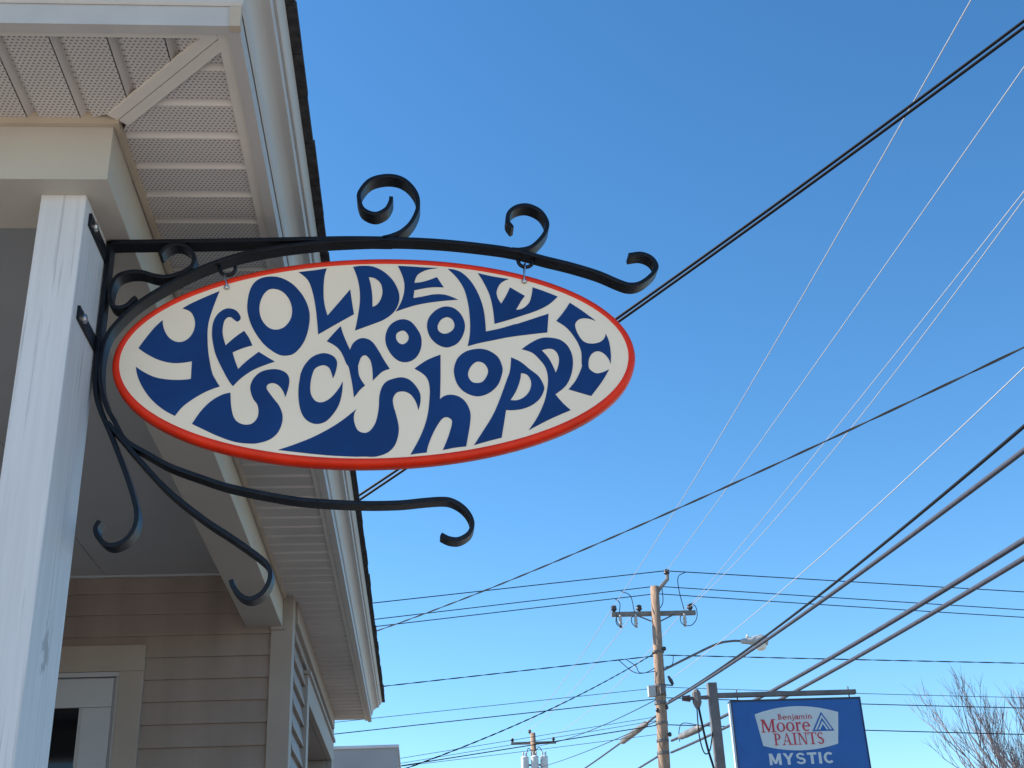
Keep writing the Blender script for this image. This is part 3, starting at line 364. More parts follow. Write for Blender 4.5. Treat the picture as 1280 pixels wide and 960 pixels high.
# trims: outer channels, the mitre cover with a raised joint
box('edge_channel', 'vinyl', SO, (XL, XE - 0.043, YE + 0.003, YE + 0.042, ZS - 0.006, ZS - 0.001))
box('edge_channel', 'vinyl', SO, (XE - 0.042, XE - 0.003, YE + 0.003, YEND - 0.004, ZS - 0.006, ZS - 0.001))
ma, mb_ = Vector((XB + 0.010, YB - 0.010, 0)), Vector((XE - 0.030, YE + 0.032, 0))
md_ = (mb_ - ma).normalized(); mq = Vector((-md_.y, md_.x, 0))
for w0, w1, z0, z1, nm in ((-0.023, -0.0012, -0.005, 0.002, 'mitre_strip'), (0.0012, 0.023, -0.005, 0.002, 'mitre_strip'), (-0.004, 0.004, -0.0015, 0.003, 'mitre_joint')):
    b = MB(); b.prism([(0, w0), ((mb_-ma).length, w0), ((mb_-ma).length, w1), (0, w1)], lambda u, w: tuple(ma + md_*u + mq*w + Vector((0,0,ZS+z0))), lambda u, w: tuple(ma + md_*u + mq*w + Vector((0,0,ZS+z1))))
    b.build(nm, 'vinyl', SO)
# fascia, crown and drip edge swept round the corner (o = distance out from the eave edge)
def sweep(name, prof, m, parent):
    b = MB(); n = len(prof)
    secs = [[(XL, YE - o, z) for o, z in prof], [(XE + o, YE - o, z) for o, z in prof], [(XE + o, YEND, z) for o, z in prof]]
    vs_ = [v for s_ in secs for v in s_]
    fs = [(j*n+i, j*n+(i+1) % n, (j+1)*n+(i+1) % n, (j+1)*n+i) for j in range(2) for i in range(n)]
    fs += [tuple(range(n)), tuple(2*n+i for i in range(n))[::-1]]
    o = b.add(vs_, fs).build(name, m, parent); smooth_angle(o, 30); return o
sweep('fascia', [(-0.022, 3.109), (0.0, 3.109), (0.0, 3.152), (0.0, 3.21), (-0.022, 3.21)], 'fascia', H)
cove = [(0.002, 3.152), (0.006, 3.156)] + [(0.006 + 0.040*(1-math.cos(a)), 3.156 + 0.044*math.sin(a)) for a in [math.radians(d) for d in range(10, 91, 10)]] + [(0.049, 3.206), (0.049, 3.214), (0.002, 3.214)]
sweep('crown_moulding', cove, 'fascia', H)
sweep('drip_edge', [(-0.02, 3.2155), (0.054, 3.2155), (0.058, 3.219), (0.066, 3.238), (0.066, 3.243), (-0.02, 3.243)], 'fascia', H)
box('corner_return', 'trim', H, (XE - 0.016, XE + 0.003, YE - 0.004, YE + 0.012, 3.106, 3.150))
# roof: closed low hip round the porch, unseen upper storey added as a sun block, individual shingle tabs along the eave
RO = MB()
e0, e1, f0, f1 = XL - 0.1, XE + 0.072, YE - 0.072, YEND + 0.06
RO.add([(e0,f0,3.246),(e1,f0,3.246),(e1,f1,3.246),(e0,f1,3.246),(e0+1.6,f0+1.6,4.2),(e1-1.6,f0+1.6,4.2),(e1-1.6,f1-1.6,4.2),(e0+1.6,f1-1.6,4.2)],
       [(0,1,5,4),(1,2,6,5),(2,3,7,6),(3,0,4,7),(4,5,6,7),(3,2,1,0)])
RO = RO.build('roof', 'shingle', H)
def tab(x0, x1, y0, y1, z, th): box('shingle', 'shingle', RO, (x0, x1, y0, y1, z, z + th))
y = f0 + 0.02
while y < f1 - 0.05:
    w = random.uniform(0.13, 0.19); r_ = random.uniform(0.0, 0.004)
    box('shingle', 'shingle', RO, (e1 - 0.10, e1 + 0.012 + r_, y, min(y + w - 0.004, f1), 3.2435, 3.2435 + random.uniform(0.012, 0.015))); y += w
x = e1
while x > -2.4:
    w = random.uniform(0.13, 0.19)
    box('shingle', 'shingle', RO, (x - w + 0.004, x, f0 - 0.012 - random.uniform(0, 0.008), f0 + 0.1, 3.2445, 3.2445 + random.uniform(0.010, 0.015))); x -= w
UP = box('sun_block_storey', 'siding', H, (XL + 0.5, -1.05, 2.1, 7.6, 3.3, 5.2))  # added block, out of view, keeps the sun off sign and bracket
MB().add([(XL+0.2,1.9,5.2),(-0.85,1.9,5.2),(-0.85,7.8,5.2),(XL+0.2,7.8,5.2),(XL+2.6,4.8,6.3),(-3.4,4.8,6.3)], [(0,1,5,4),(1,2,5),(2,3,4,5),(3,0,4),(3,2,1,0)]).build('sun_block_roof', 'shingle', UP)  # top of the added sun block
z = 3.62
while z < 5.12:
    MB().prism([(-1.030, z), (-1.0315, z - 0.003), (-1.0495, z - 0.003), (-1.0495, z + 0.105), (-1.046, z + 0.105)], lambda a, c: (a, 2.13, c), lambda a, c: (a, 7.57, c)).build('clapboard', 'siding', UP); z += 0.0937
MB().tube([(-1.0, 8.05, 3.2), (-1.0, 8.05, 4.5), (-1.0, 8.12, 4.56), (-1.0, 8.3, 4.5), (-1.0, 8.52, 4.38)], 0.022, 8).build('service_mast', 'tank', H)

# porch wall: lapped clapboards, each one a piece
PW = box('porch_wall', 'siding', H, (XL, -0.60, YW + 0.012, YW + 0.12, 0.70, 3.30))
EXPO = 0.0937
def clap(x0, x1, z, parent, zt=None):
    h = zt or EXPO + 0.012
    MB().prism([(YW - 0.010, z), (YW - 0.0085, z - 0.003), (YW + 0.003, z - 0.003), (YW + 0.010, z + h), (YW + 0.006, z + h)],
               lambda a, c: (x0, a, c), lambda a, c: (x1, a, c)).build('clapboard', 'siding', parent)
z = 2.877 - EXPO * 22
DX0, DX1, DZ = -2.36, -1.147, 2.927
while z < 3.23:
    if z + EXPO < DZ - 0.02:
        clap(DX1 - 0.006, -0.625, z + random.uniform(-0.0012, 0.0012), PW); clap(-4.6, DX0 + 0.006, z, PW)
    elif z < DZ + 0.001:
        clap(DX1 - 0.006, -0.625, z, PW); clap(-4.6, DX0 + 0.006, z, PW); clap(DX0 + 0.006, DX1 - 0.006, DZ - 0.004, PW, EXPO + z - DZ + 0.014)
    else: clap(-4.6, -0.625, z, PW)
    z += EXPO
box('corner_board', 'casing', H, (-0.628, XW + 0.001, YW - 0.016, YW + 0.09, 0.66, ZS + 0.004), bevel=0.002)
box('eave_closer', 'casing', H, (-0.628, XB + 0.011, YW - 0.03, YW - 0.0165, ZB - 0.012, ZB + 0.004))
box('porch_light_block', 'siding', H, (-2.75, -2.62, 2.172, YW, 0.75, 3.235))  # unseen wall added to cut the light inside the porch
# storm door in its casing
D = box('door', 'door', H, (DX0 + 0.11, -1.262, YW - 0.002, YW + 0.03, 0.76, 2.795), bevel=0.002)
box('head_casing', 'casing', D, (DX0, DX1, YW - 0.024, YW + 0.011, 2.817, DZ), bevel=0.002)
for x0, x1 in ((DX0, DX0 + 0.098), (-1.245, DX1)): box('side_casing', 'casing', D, (x0, x1, YW - 0.0235, YW + 0.011, 0.75, 2.8165), bevel=0.002)
box('door_stop', 'door', D, (DX0 + 0.098, -1.245, YW - 0.012, YW + 0.011, 2.798, 2.8165))
box('door_stop', 'door', D, (-1.2585, -1.2455, YW - 0.012, YW + 0.011, 0.75, 2.797))
box('door_rail', 'door', D, (DX0 + 0.115, -1.268, YW - 0.014, YW - 0.003, 2.672, 2.79), bevel=0.003)
for x0, x1 in ((-1.388, -1.268), (DX0 + 0.115, DX0 + 0.235)): box('door_stile', 'door', D, (x0, x1, YW - 0.0145, YW - 0.003, 0.8, 2.671), bevel=0.003)
box('glazing_bead', 'door', D, (-1.399, -1.3885, YW - 0.010, YW - 0.003, 0.9, 2.671))
box('pane', 'glass', D, (DX0 + 0.236, -1.3995, YW - 0.006, YW - 0.003, 0.9, 2.6715))
MB().tube([(-1.33, YW - 0.014, 1.72), (-1.33, YW - 0.05, 1.72), (-1.33, YW - 0.05, 1.84), (-1.33, YW - 0.014, 1.84)], 0.008, 8).build('handle', 'zinc', D)

# side wall towards the street: clapboards round a window
WY0, WY1, WZ = 5.97, 7.85, 2.93
SW = MB().box(-0.76, XW - 0.022, YW + 0.09, WY0 + 0.09, 0.66, 3.15).box(-0.76, XW - 0.022, WY1 - 0.09, 8.0, 0.66, 3.15).box(-0.759, XW - 0.0225, WY0 + 0.09, WY1 - 0.09, 0.66, 1.44).box(-0.759, XW - 0.0225, WY0 + 0.09, WY1 - 0.09, 2.825, 3.15).build('side_wall', 'siding', H)
def clap_side(y0, y1, z, h=EXPO + 0.012):
    MB().prism([(XW + 0.006, z), (XW + 0.0045, z - 0.003), (XW - 0.012, z - 0.003), (XW - 0.021, z + h), (XW - 0.016, z + h)],
               lambda a, c: (a, y0, c), lambda a, c: (a, y1, c)).build('clapboard', 'siding', SW)
z = 2.877 - EXPO * 22
while z < 3.02:
    if z + EXPO < WZ:
        clap_side(YW + 0.091, WY0 + 0.005, z)
        if z > 2.0: clap_side(WY1 - 0.005, 7.99, z)
    else: clap_side(YW + 0.091, 7.99, z)
    z += EXPO
box('frieze_board', 'casing', SW, (XW - 0.015, XW + 0.012, YW + 0.091, 7.99, 3.035, ZS + 0.002), bevel=0.002)
WN = box('window', 'casing', H, (XW - 0.015, XW + 0.016, WY0, WY1, 2.81, WZ), bevel=0.002)
box('drip_cap', 'casing', WN, (XW - 0.015, XW + 0.028, WY0 - 0.015, WY1 + 0.015, WZ + 0.0005, WZ + 0.018))
for y0, y1 in ((WY0, WY0 + 0.105), (WY1 - 0.105, WY1)): box('side_casing', 'casing', WN, (XW - 0.0155, XW + 0.0155, y0, y1, 1.45, 2.8095), bevel=0.002)
box('sill', 'casing', WN, (XW - 0.015, XW + 0.045, WY0 - 0.03, WY1 + 0.03, 1.40, 1.4495), bevel=0.003)
XG = XW - 0.155
for y0, y1 in ((WY0 + 0.0905, WY0 + 0.1045), (WY1 - 0.1045, WY1 - 0.0905)): box('jamb', 'casing', WN, (XG - 0.03, XW - 0.0165, y0, y1, 1.45, 2.809))
box('head_jamb', 'casing', WN, (XG - 0.03, XW - 0.0165, WY0 + 0.105, WY1 - 0.105, 2.8105, 2.824))
for y0, y1 in ((WY0 + 0.1055, WY0 + 0.145), ((WY0+WY1)/2 - 0.02, (WY0+WY1)/2 + 0.02), (WY1 - 0.145, WY1 - 0.1055)):
    box('sash', 'door', WN, (XG - 0.016, XG - 0.002, y0, y1, 1.45, 2.8095))
for y0, y1 in ((WY0 + 0.1455, (WY0+WY1)/2 - 0.0205), ((WY0+WY1)/2 + 0.0205, WY1 - 0.1455)):
    for z0, z1 in ((2.765, 2.809), (2.10, 2.135), (1.4505, 1.50)): box('sash', 'door', WN, (XG - 0.016, XG - 0.003, y0, y1, z0, z1))
    box('pane', 'glass', WN, (XG - 0.020, XG - 0.014, y0, y1, 1.4505, 2.8085))
box('rear_wall', 'siding', H, (XL, -0.545, 8.0, 8.1, 0.66, 3.15))
box('far_wall', 'siding', H, (XL - 0.1, XL, 5.3, 8.1, 0.66, 3.3))
box('corner_board', 'casing', H, (-0.60, XW + 0.001, 7.991, 8.11, 0.66, ZS + 0.003), bevel=0.002)

# ------------------------------------------------------------------ wrought-iron bracket
BY0, BY1, TH = 2.210, 2.248, 0.0085
BR = thing('sign_bracket', (XP, (BY0+BY1)/2, 2.70), 'black wrought iron scroll bracket bolted to the white porch post', 'bracket')
NAMES = dict(top_bar='top_bar', vertical_bar='vertical_bar', arch_bar='arched_bar', scroll_a='scroll', scroll_b='scroll', scroll_c='scroll', strand='curled_strand')
for i, (k, pts) in enumerate(BRACKET.items()):
    dy = 0.0007 * (i % 3)
    pts = [[x, z - 0.003] for x, z in pts]
    if k == 'vertical_bar':
        for p in pts[:3]: p[0] = XP + 0.0075
        pts = [[pts[0][0], 2.9835]] + pts[1:]
    if k == 'top_bar': pts = [[XP + 0.0075, pts[0][1] - 0.004], [XP + 0.0145, pts[0][1]]] + pts[1:]
    strap(NAMES[k], pts, BY0 + dy, BY1 - dy, TH, 'iron', BR, 8 if 'scroll' in k or k == 'arch_bar' else 6)
for zt in (2.952, 2.748):                                 # mounting tabs with bolts
    t_ = box('mounting_tab', 'iron', BR, (XP - 0.0005, XP + 0.0055, 2.078, 2.246, zt - 0.014, zt + 0.014), bevel=0.001)
    MB().lathe([(0.010, 0.0), (0.010, 0.004), (0.007, 0.007), (0.0, 0.008)], (XP + 0.005, 2.106, zt), 'X', 10).build('bolt', 'zinc', t_)
def ring(c, R, r, plane, a0=0, a1=360, n=20, k=8):
    pts = []
    for i in range(n + 1):
        a = math.radians(a0 + (a1 - a0) * i / n); u, w = R * math.cos(a), R * math.sin(a)
        pts.append((c[0] + u, c[1], c[2] + w) if plane == 'XZ' else (c[0], c[1] + u, c[2] + w))
    return MB().tube(pts, r, k)
for (x, z) in RINGS: ring((x, 2.229, z + 0.004), 0.0155, 0.0042, 'XZ', 165, 375).build('ring', 'iron', BR, smooth=True)

# ------------------------------------------------------------------ the hanging oval sign
SC = Vector((SIGN['ctr'][0], 2.229, SIGN['ctr'][1])); TA = SIGN['th']; AX, AZ = SIGN['ax']
SG = thing('hanging_sign', SC, 'oval cream sign with red rim and navy hand lettering hanging from the iron bracket', 'sign')
SG.rotation_euler = (0, -TA, 0)
YF, YR = -0.014, 0.014                                     # front and rear face, local
def ell(n, k): return [((AX + k) * math.cos(2*math.pi*i/n), (AZ + k) * math.sin(2*math.pi*i/n)) for i in range(n)]
b = MB(); NE = 160
b.prism(ell(NE, 0.004), lambda u, w: (u, YF, w), lambda u, w: (u, YR, w))
me = b.mesh('board'); me.materials.append(M['cream']); bd = link('board', me, SG)
prof = [(0.0, YF + 0.0035), (0.0005, YF - 0.0010), (0.003, YF - 0.0022), (0.008, YF - 0.0020), (0.0125, YF + 0.0012), (0.0150, YF + 0.006), (0.0155, 0.0), (0.0155, 0.010), (0.0130, YR + 0.0015), (0.0, YR + 0.0015)]
vs_ = []; n = len(prof)
for i in range(NE):
    a = 2*math.pi*i/NE; nx, nz_ = math.cos(a)/AX, math.sin(a)/AZ; l = math.hypot(nx, nz_); nx /= l; nz_ /= l
    for o_, yy in prof: vs_.append((AX*math.cos(a) + nx*o_, yy, AZ*math.sin(a) + nz_*o_))
fs = [(i*n+k, i*n+(k+1) % n, ((i+1) % NE)*n+(k+1) % n, ((i+1) % NE)*n+k) for i in range(NE) for k in range(n)]
me = MB().add(vs_, fs).mesh('rim'); me.materials.append(M['red']); rm = link('rim', me, SG); smooth_angle(rm, 40)
def smooth_contour(pts, per=5):                            # closed outline; third value 1 marks a sharp corner
    n = len(pts); out = []
    for i in range(n):
        p1, p2 = pts[i], pts[(i+1) % n]; p0, p3 = pts[i-1], pts[(i+2) % n]
        a, b_ = Vector(p1[:2]), Vector(p2[:2])
        t1 = (b_ - Vector(p0[:2])) * 0.5 if not p1[2] else None
        t2 = (Vector(p3[:2]) - a) * 0.5 if not p2[2] else None
        d = b_ - a
        if t1 is None and t2 is None: t1 = t2 = d
        elif t1 is None: t1 = d * 1.5 - t2 * 0.5
        elif t2 is None: t2 = d * 1.5 - t1 * 0.5
        L_ = d.length
        for t in (t1, t2):
            if t.length > 1.6 * L_: t *= 1.6 * L_ / t.length
        for k in range(per):
            s = k / per; h00 = 2*s**3 - 3*s**2 + 1; h10 = s**3 - 2*s**2 + s; h01 = -2*s**3 + 3*s**2; h11 = s**3 - s**2
            q = a*h00 + t1*h10 + b_*h01 + t2*h11; out.append((q.x / 1000, q.y / 1000))
    return out
for L_ in LETTERS:
    me = curve_mesh('letter', [smooth_contour(c) for c in L_], 0.0012)
    me.transform(Matrix.Rotation(math.radians(90), 4, 'X')); me.transform(Matrix.Translation((0, YF - 0.0003, 0)))
    me.materials.append(M['navy']); link('letter', me, SG)
for (rx, rz), (ex, ez) in zip(RINGS, EYES):                # chain link through the sign and its pin
    cx, cz = rx - SC.x, rz - SC.z; ez_ = ez - SC.z; dx = (ex - SC.x)
    zt, zb_ = cz - 0.0095, ez_
    pts = [(cx, 0.0, zt), (cx, -0.012, zt - 0.004), (cx, -0.0195, zt - 0.014), (dx, -0.0205, zb_ + 0.008), (dx, -0.0185, zb_), (dx, -0.008, zb_ - 0.0005)]
    me = MB().tube(spline(pts, 4), 0.0016, 6).tube(spline([(cx, 0.0, zt), (cx, 0.012, zt - 0.004), (cx, 0.0195, zt - 0.014), (dx, 0.0195, zb_ + 0.006), (dx, 0.010, zb_)], 4), 0.0016, 6).mesh('hook', smooth=True)
    me.materials.append(M['zinc']); hk = link('hook', me, SG)
    me = MB().lathe([(0.0055, 0.0), (0.0055, -0.003), (0.004, -0.006), (0.0, -0.007)], (dx, YF - 0.0005, zb_), 'Y', 12).mesh('screw_eye', smooth=True)
    me.materials.append(M['zinc']); link('screw_eye', me, hk)

# ------------------------------------------------------------------ utility poles
def insulator(name, p, parent, m='porcelain', s=1.0):
    return MB().lathe([(0.025*s, -0.10*s), (0.05*s, -0.06*s), (0.085*s, -0.03*s), (0.09*s, 0.0), (0.06*s, 0.02*s), (0.085*s, 0.04*s), (0.07*s, 0.08*s), (0.03*s, 0.10*s)], p, 'Z', 10).build(name, m, parent, smooth=True)
PO = thing('utility_pole', (6.27, 34, 0), 'brown wooden utility pole carrying a crossarm and a street lamp', 'utility pole')
MB().tube([(6.27, 34, -0.5), (6.40, 34, 3.5), (6.53, 34, 6.6), (6.62, 34, 9.0), (6.705, 34, 11.42)], [0.19, 0.175, 0.16, 0.14, 0.118], 14).build('trunk', 'wood', PO, smooth=True)
AR = box('crossarm', 'arm', PO, (5.44, 7.84, 34.10, 34.22, 10.62, 10.74), bevel=0.006)
for x0, x1 in ((6.12, 6.63), (7.22, 6.72)): MB().tube([(x0, 34.09, 10.63), (x1, 34.06, 10.40)], 0.02, 4).build('arm_brace', 'steel', AR)
for x in (5.52, 6.24, 7.70): insulator('insulator', (x, 34.16, 10.84), AR)
for x in (5.66, 6.10, 7.49):
    c_ = MB().lathe([(0.03, 0.0), (0.055, -0.06), (0.04, -0.10), (0.06, -0.15), (0.04, -0.19), (0.06, -0.24), (0.035, -0.30), (0.05, -0.36)], (x, 34.05, 10.63), 'Z', 10).build('fuse_cutout', 'polymer', PO, smooth=True)
    MB().tube(spline([(x - 0.04, 34.02, 10.60), (x - 0.13, 33.98, 10.52), (x - 0.12, 33.98, 10.36), (x, 34.02, 10.27)], 5), 0.012, 5).build('fuse_lead', 'black_wire', c_)
pb = MB().tube([(6.74, 34.02, 11.22), (6.86, 34.05, 11.38), (7.12, 34.1, 11.66), (7.13, 34.12, 11.80)], [0.07, 0.065, 0.055, 0.05], 6).build('pole_top_bracket', 'arm', PO)
insulator('insulator', (7.12, 34.12, 11.86), pb)
for pts in ([(7.70, 34.2, 11.89), (7.44, 34.1, 11.72), (7.40, 34.0, 11.3), (7.50, 34.05, 10.74)], [(5.78, 34.22, 11.36), (6.02, 34.15, 11.2), (6.08, 34.05, 10.7)], [(5.60, 34.22, 11.14), (5.70, 34.15, 11.0), (5.66, 34.1, 10.7)],
            [(6.93, 34.06, 11.4), (6.92, 34.05, 11.0), (6.82, 34.0, 10.8)], [(7.72, 34.1, 10.95), (7.84, 34.02, 10.8), (7.83, 33.98, 10.5), (7.68, 34.0, 10.30), (7.50, 34.05, 10.28)], [(5.56, 34.1, 10.7), (5.56, 34.0, 10.42), (5.68, 34.0, 10.27)]):
    MB().tube(spline(pts, 6), 0.012, 5).build('jumper_wire', 'black_wire', PO)
LA = MB().tube(spline([(6.70, 33.93, 9.02), (7.46, 33.9, 9.36), (8.27, 33.88, 9.70), (8.70, 33.87, 9.775), (9.02, 33.86, 9.77)], 6), 0.032, 8).build('lamp_arm', 'steel', PO)
MB().lathe([(0.03, 0.0), (0.07, 0.05), (0.09, 0.25), (0.15, 0.45), (0.175, 0.62), (0.13, 0.76), (0.02, 0.80)], (8.95, 33.86, 9.76), 'X', 12).build('lamp_head', 'lamp_grey', LA, smooth=True)
MB().lathe([(0.0, -0.21), (0.08, -0.20), (0.14, -0.15), (0.155, -0.06), (0.15, 0.0)], (9.52, 33.86, 9.70), 'Z', 12).build('lamp_lens', 'lens', LA, smooth=True)
MB().lathe([(0.045, 0.0), (0.045, 0.09), (0.03, 0.11)], (9.17, 33.86, 9.83), 'Z', 8).build('photocell', 'lens', LA, smooth=True)
def px(z): return 6.27 + (6.705 - 6.27) * z / 11.42
for z, s in ((9.55, 0.05), (8.62, 0.06), (8.36, 0.05), (8.15, 0.07), (7.62, 0.06), (7.15, 0.06), (6.83, 0.06)):
    MB().lathe([(0.148, -s/2), (0.172, -s/2), (0.172, s/2), (0.148, s/2)], (px(z), 34, z), 'Z', 14).build('steel_band', 'steel', PO)
box('meter_box', 'polymer', PO, (px(8.5) - 0.33, px(8.5) - 0.13, 33.9, 34.1, 8.33, 8.62), bevel=0.01)
box('junction_box', 'steel', PO, (px(8.5) - 0.03, px(8.5) + 0.12, 33.76, 33.87, 8.36, 8.58), bevel=0.008)
si = MB().tube([(6.84, 33.9, 8.86), (6.90, 33.9, 8.74), (6.95, 33.9, 8.62)], [0.03, 0.055, 0.04], 8).build('strain_insulator', 'porcelain', PO)
MB().tube([(6.62, 33.95, 8.64), (6.95, 33.9, 8.60)], 0.02, 5).build('hook_rod', 'steel', si)
for (x, z, r) in ((6.80, 9.62, 0.06), (6.72, 8.02, 0.05), (6.46, 7.95, 0.05), (6.74, 7.30, 0.05)): MB().lathe([(0.02, -0.06), (r, -0.03), (r, 0.03), (0.02, 0.06)], (x, 33.92, z), 'Z', 8).build('spool_insulator', 'porcelain', PO, smooth=True)
for pts in ([(5.55, 34.2, 9.40), (5.9, 34.1, 9.05), (6.2, 34.0, 8.98), (6.5, 33.95, 9.1)], [(5.75, 34.2, 9.42), (6.0, 34.1, 9.2), (6.1, 34.05, 9.0), (6.5, 33.9, 9.0)], [(7.1, 34.2, 9.5), (7.0, 34.0, 9.2), (6.75, 33.9, 9.1)], [(6.98, 33.9, 7.1), (7.0, 33.9, 7.4), (7.15, 34.0, 7.6), (7.6, 34.2, 7.57)]):
    MB().tube(spline(pts, 6), 0.011, 5).build('jumper_wire', 'black_wire', PO)

PF = thing('utility_pole', (5.75, 64, 0), 'distant utility pole hung with three pale transformer cans', 'utility pole')
MB().tube([(5.75, 64, -0.5), (5.74, 64, 8), (5.73, 64, 12.62)], [0.2, 0.17, 0.13], 12).build('trunk', 'wood', PF, smooth=True)
AF = box('crossarm', 'arm', PF, (4.62, 6.90, 64.12, 64.24, 12.10, 12.22))
for x in (4.70, 6.78): insulator('insulator', (x, 64.18, 12.32), AF)
insulator('insulator', (5.58, 64.05, 12.70), PF); MB().tube([(5.68, 64.0, 12.45), (5.58, 64.05, 12.62)], 0.03, 5).build('pin', 'steel', PF)
for dx in (-0.48, 0.0, 0.48):
    tn = MB().lathe([(0.16, 0.0), (0.19, 0.04), (0.19, 0.80), (0.21, 0.82), (0.19, 0.86), (0.06, 0.92)], (5.73 + dx, 63.72 if dx else 63.62, 10.55), 'Z', 14).build('transformer_tank', 'tank', PF)
    smooth_angle(tn, 40)
    for ux in (-0.07, 0.08): MB().lathe([(0.03, 0.0), (0.05, 0.08), (0.03, 0.12), (0.05, 0.18), (0.03, 0.26)], (5.73 + dx + ux, 63.70 if dx else 63.62, 11.40), 'Z', 8).build('bushing', 'polymer', tn, smooth=True)
for pts in ([(5.40, 63.7, 11.66), (5.45, 63.85, 11.85), (5.62, 63.95, 11.78)], [(6.13, 63.7, 11.66), (6.0, 63.85, 11.9), (5.84, 63.95, 11.75)]): MB().tube(spline(pts, 6), 0.02, 5).build('jumper_wire', 'black_wire', PF)
box('tank_hanger', 'steel', PF, (5.1, 6.36, 63.83, 63.93, 11.0, 11.08))

# ------------------------------------------------------------------ overhead wires: one object each, hanging in its own sag
WL = {
 'prim_left': ('bright bare wire running from the street-side crossarm end nearest the house', 'overhead wires'),
 'prim_top': ('bright bare wire running from the pin above the lamp pole top', 'overhead wires'),
 'prim_right': ('upper bright bare wire of the close pair leaving the road end of the crossarm', 'overhead wires'),
 'prim_mid': ('lower bright bare wire of the close pair leaving the road end of the crossarm', 'overhead wires'),
 'neutral': ('bright wire tied to the slanted strain insulator below the lamp arm', 'overhead wires'),
 'cable_a': ('thin dark cable lying just above a thick grey one, crossing the street lamp head', 'overhead wires'),
 'cable_b': ('thick grey cable crossing in front of the street lamp head', 'overhead wires'),
 'cable_c': ('upper thick grey cable of the pair passing behind the blue paint sign', 'overhead wires'),
 'cable_d': ('lower thick grey cable of the pair passing behind the blue paint sign', 'overhead wires'),
 'drop_far': ('dark twisted service wire slanting down towards the house below the lamp arm level', 'overhead wires'),
 'drop_cross': ('single dark twisted wire crossing the open sky below the oval sign', 'overhead wires'),
 'drop_house_a': ('upper of two close black service wires passing behind the oval sign', 'overhead wires'),
 'drop_house_b': ('lower of two close black service wires passing behind the oval sign', 'overhead wires'),
}
ORD = ['topmost', 'second', 'third', 'fourth', 'fifth', 'sixth', 'seventh']
MATW = {'W': 'alu', 'K': 'black_wire', 'G': 'grey_cable'}
def sagged(p0, p1, sag, n):
    a, b_ = Vector(p0), Vector(p1)
    return [a.lerp(b_, i/n) - Vector((0, 0, 4*sag*(i/n)*(1-i/n))) for i in range(n + 1)]
CAB = {}
for (k, x0, y0, z0, x1, y1, z1, sag, r, mt) in WIRES:
    pts = sagged((x0, y0, z0), (x1, y1, z1), sag, 48)
    twisted = k in ('drop_far', 'drop_cross', 'lat4_l', 'lat4_r')
    b = MB()
    if twisted:                                            # two strands wound round each other
        pts = sagged((x0, y0, z0), (x1, y1, z1), sag, 260)
        for ph in (0, math.pi):
            q = []
            for i, p in enumerate(pts):
                a = i * 0.55 + ph; q.append(p + Vector((0.25*math.cos(a), 0.25*math.cos(a), math.sin(a))) * r * 0.75)
            b.tube(q, r * 0.72, 4)
    else: b.tube(pts, r, 6)
    nm = {'W': 'overhead_wire', 'K': 'overhead_wire', 'G': 'overhead_cable'}[mt]
    o = b.build(nm, MATW[mt], None, smooth=True); CAB[k] = o
    if k in WL: tag(o, WL[k][0], 'wire', WL[k][1])
    else:
        i = int(k[3:].split('_')[0]); side = 'house' if k.endswith('_l') else 'tree'
        lab = {1: 'wire from the pole-top pin', 2: 'upper wire from just under the pole top', 3: 'lower wire from just under the pole top', 4: 'wavy twisted wire from level with the lamp arm',
               5: 'faint thin wire from level with the small box on the pole', 6: 'dark wire from just below the small box on the pole', 7: 'dark wire from the lower cable clamps of the pole',
               8: 'upper of two hair-thin wires below the small box on the pole', 9: 'lower of two hair-thin wires below the small box on the pole', 10: 'lowest hair-thin wire on the lamp pole'}[i]
        tag(o, lab + (' towards the house' if side == 'house' else ' towards the bare tree'), 'wire', 'wires crossing the street at the lamp pole')
def fat(p, q, r, m='lamp_grey'):
    p, q = Vector(p), Vector(q); d = q - p
    return [p, p + d*0.10, p + d*0.12, p + d*0.30, p + d*0.31, p + d*0.88, p + d*0.90, q], [r*0.35, r*0.5, r*0.9, r*0.9, r, r, r*0.55, r*0.35]
# second span, from the lamp pole to the far transformer pole
for k, p0, p1, sag, r, mt, lab in (
    ('far_left', (5.52, 34.2, 10.93), (4.70, 64.1, 12.42), 0.35, 0.010, 'alu', 'thin pale wire between the house-side crossarm ends of the two poles'),
    ('far_mid', (6.24, 34.2, 10.93), (5.58, 64.05, 12.80), 0.35, 0.010, 'alu', 'thin pale wire ending at the top insulator of the far pole'),
    ('far_right', (7.70, 34.2, 10.93), (6.78, 64.1, 12.42), 0.35, 0.010, 'alu', 'thin pale wire between the road-side crossarm ends of the two poles'),
    ('far_second', (6.55, 34.1, 8.30), (5.86, 63.9, 11.95), 0.2, 0.012, 'black_wire', 'upper thin dark wire rising from the lamp pole to the transformers'),
    ('far_third', (6.50, 34.1, 7.72), (5.90, 63.9, 10.9), 0.1, 0.012, 'black_wire', 'lower thin dark wire rising from the lamp pole to the transformers'),
    ('far_cable', (6.66, 34.15, 7.98), (6.0, 64.0, 9.6), 0.12, 0.028, 'grey_cable', 'grey cable with a fat splice case beyond the lamp pole'),
    ('far_cable_b', (6.55, 34.15, 6.85), (5.98, 64.0, 8.6), 0.15, 0.028, 'grey_cable', 'lowest grey cable beyond the lamp pole')):
    o = MB().tube(sagged(p0, p1, sag, 30), r, 6).build('overhead_wire' if mt != 'grey_cable' else 'overhead_cable', mt, None, smooth=True)
    tag(o, lab, 'wire', 'wires beyond the lamp pole'); CAB[k] = o
    if k == 'far_cable':
        pts = sagged(p0, p1, sag, 30); a, c = pts[2], pts[7]
        pp, rr_ = fat(a, c, 0.10); so_ = MB().tube(pp, rr_, 10).build('splice_case', 'splice', o, smooth=True)
        tag(so_, 'pale fat splice case on the cable')
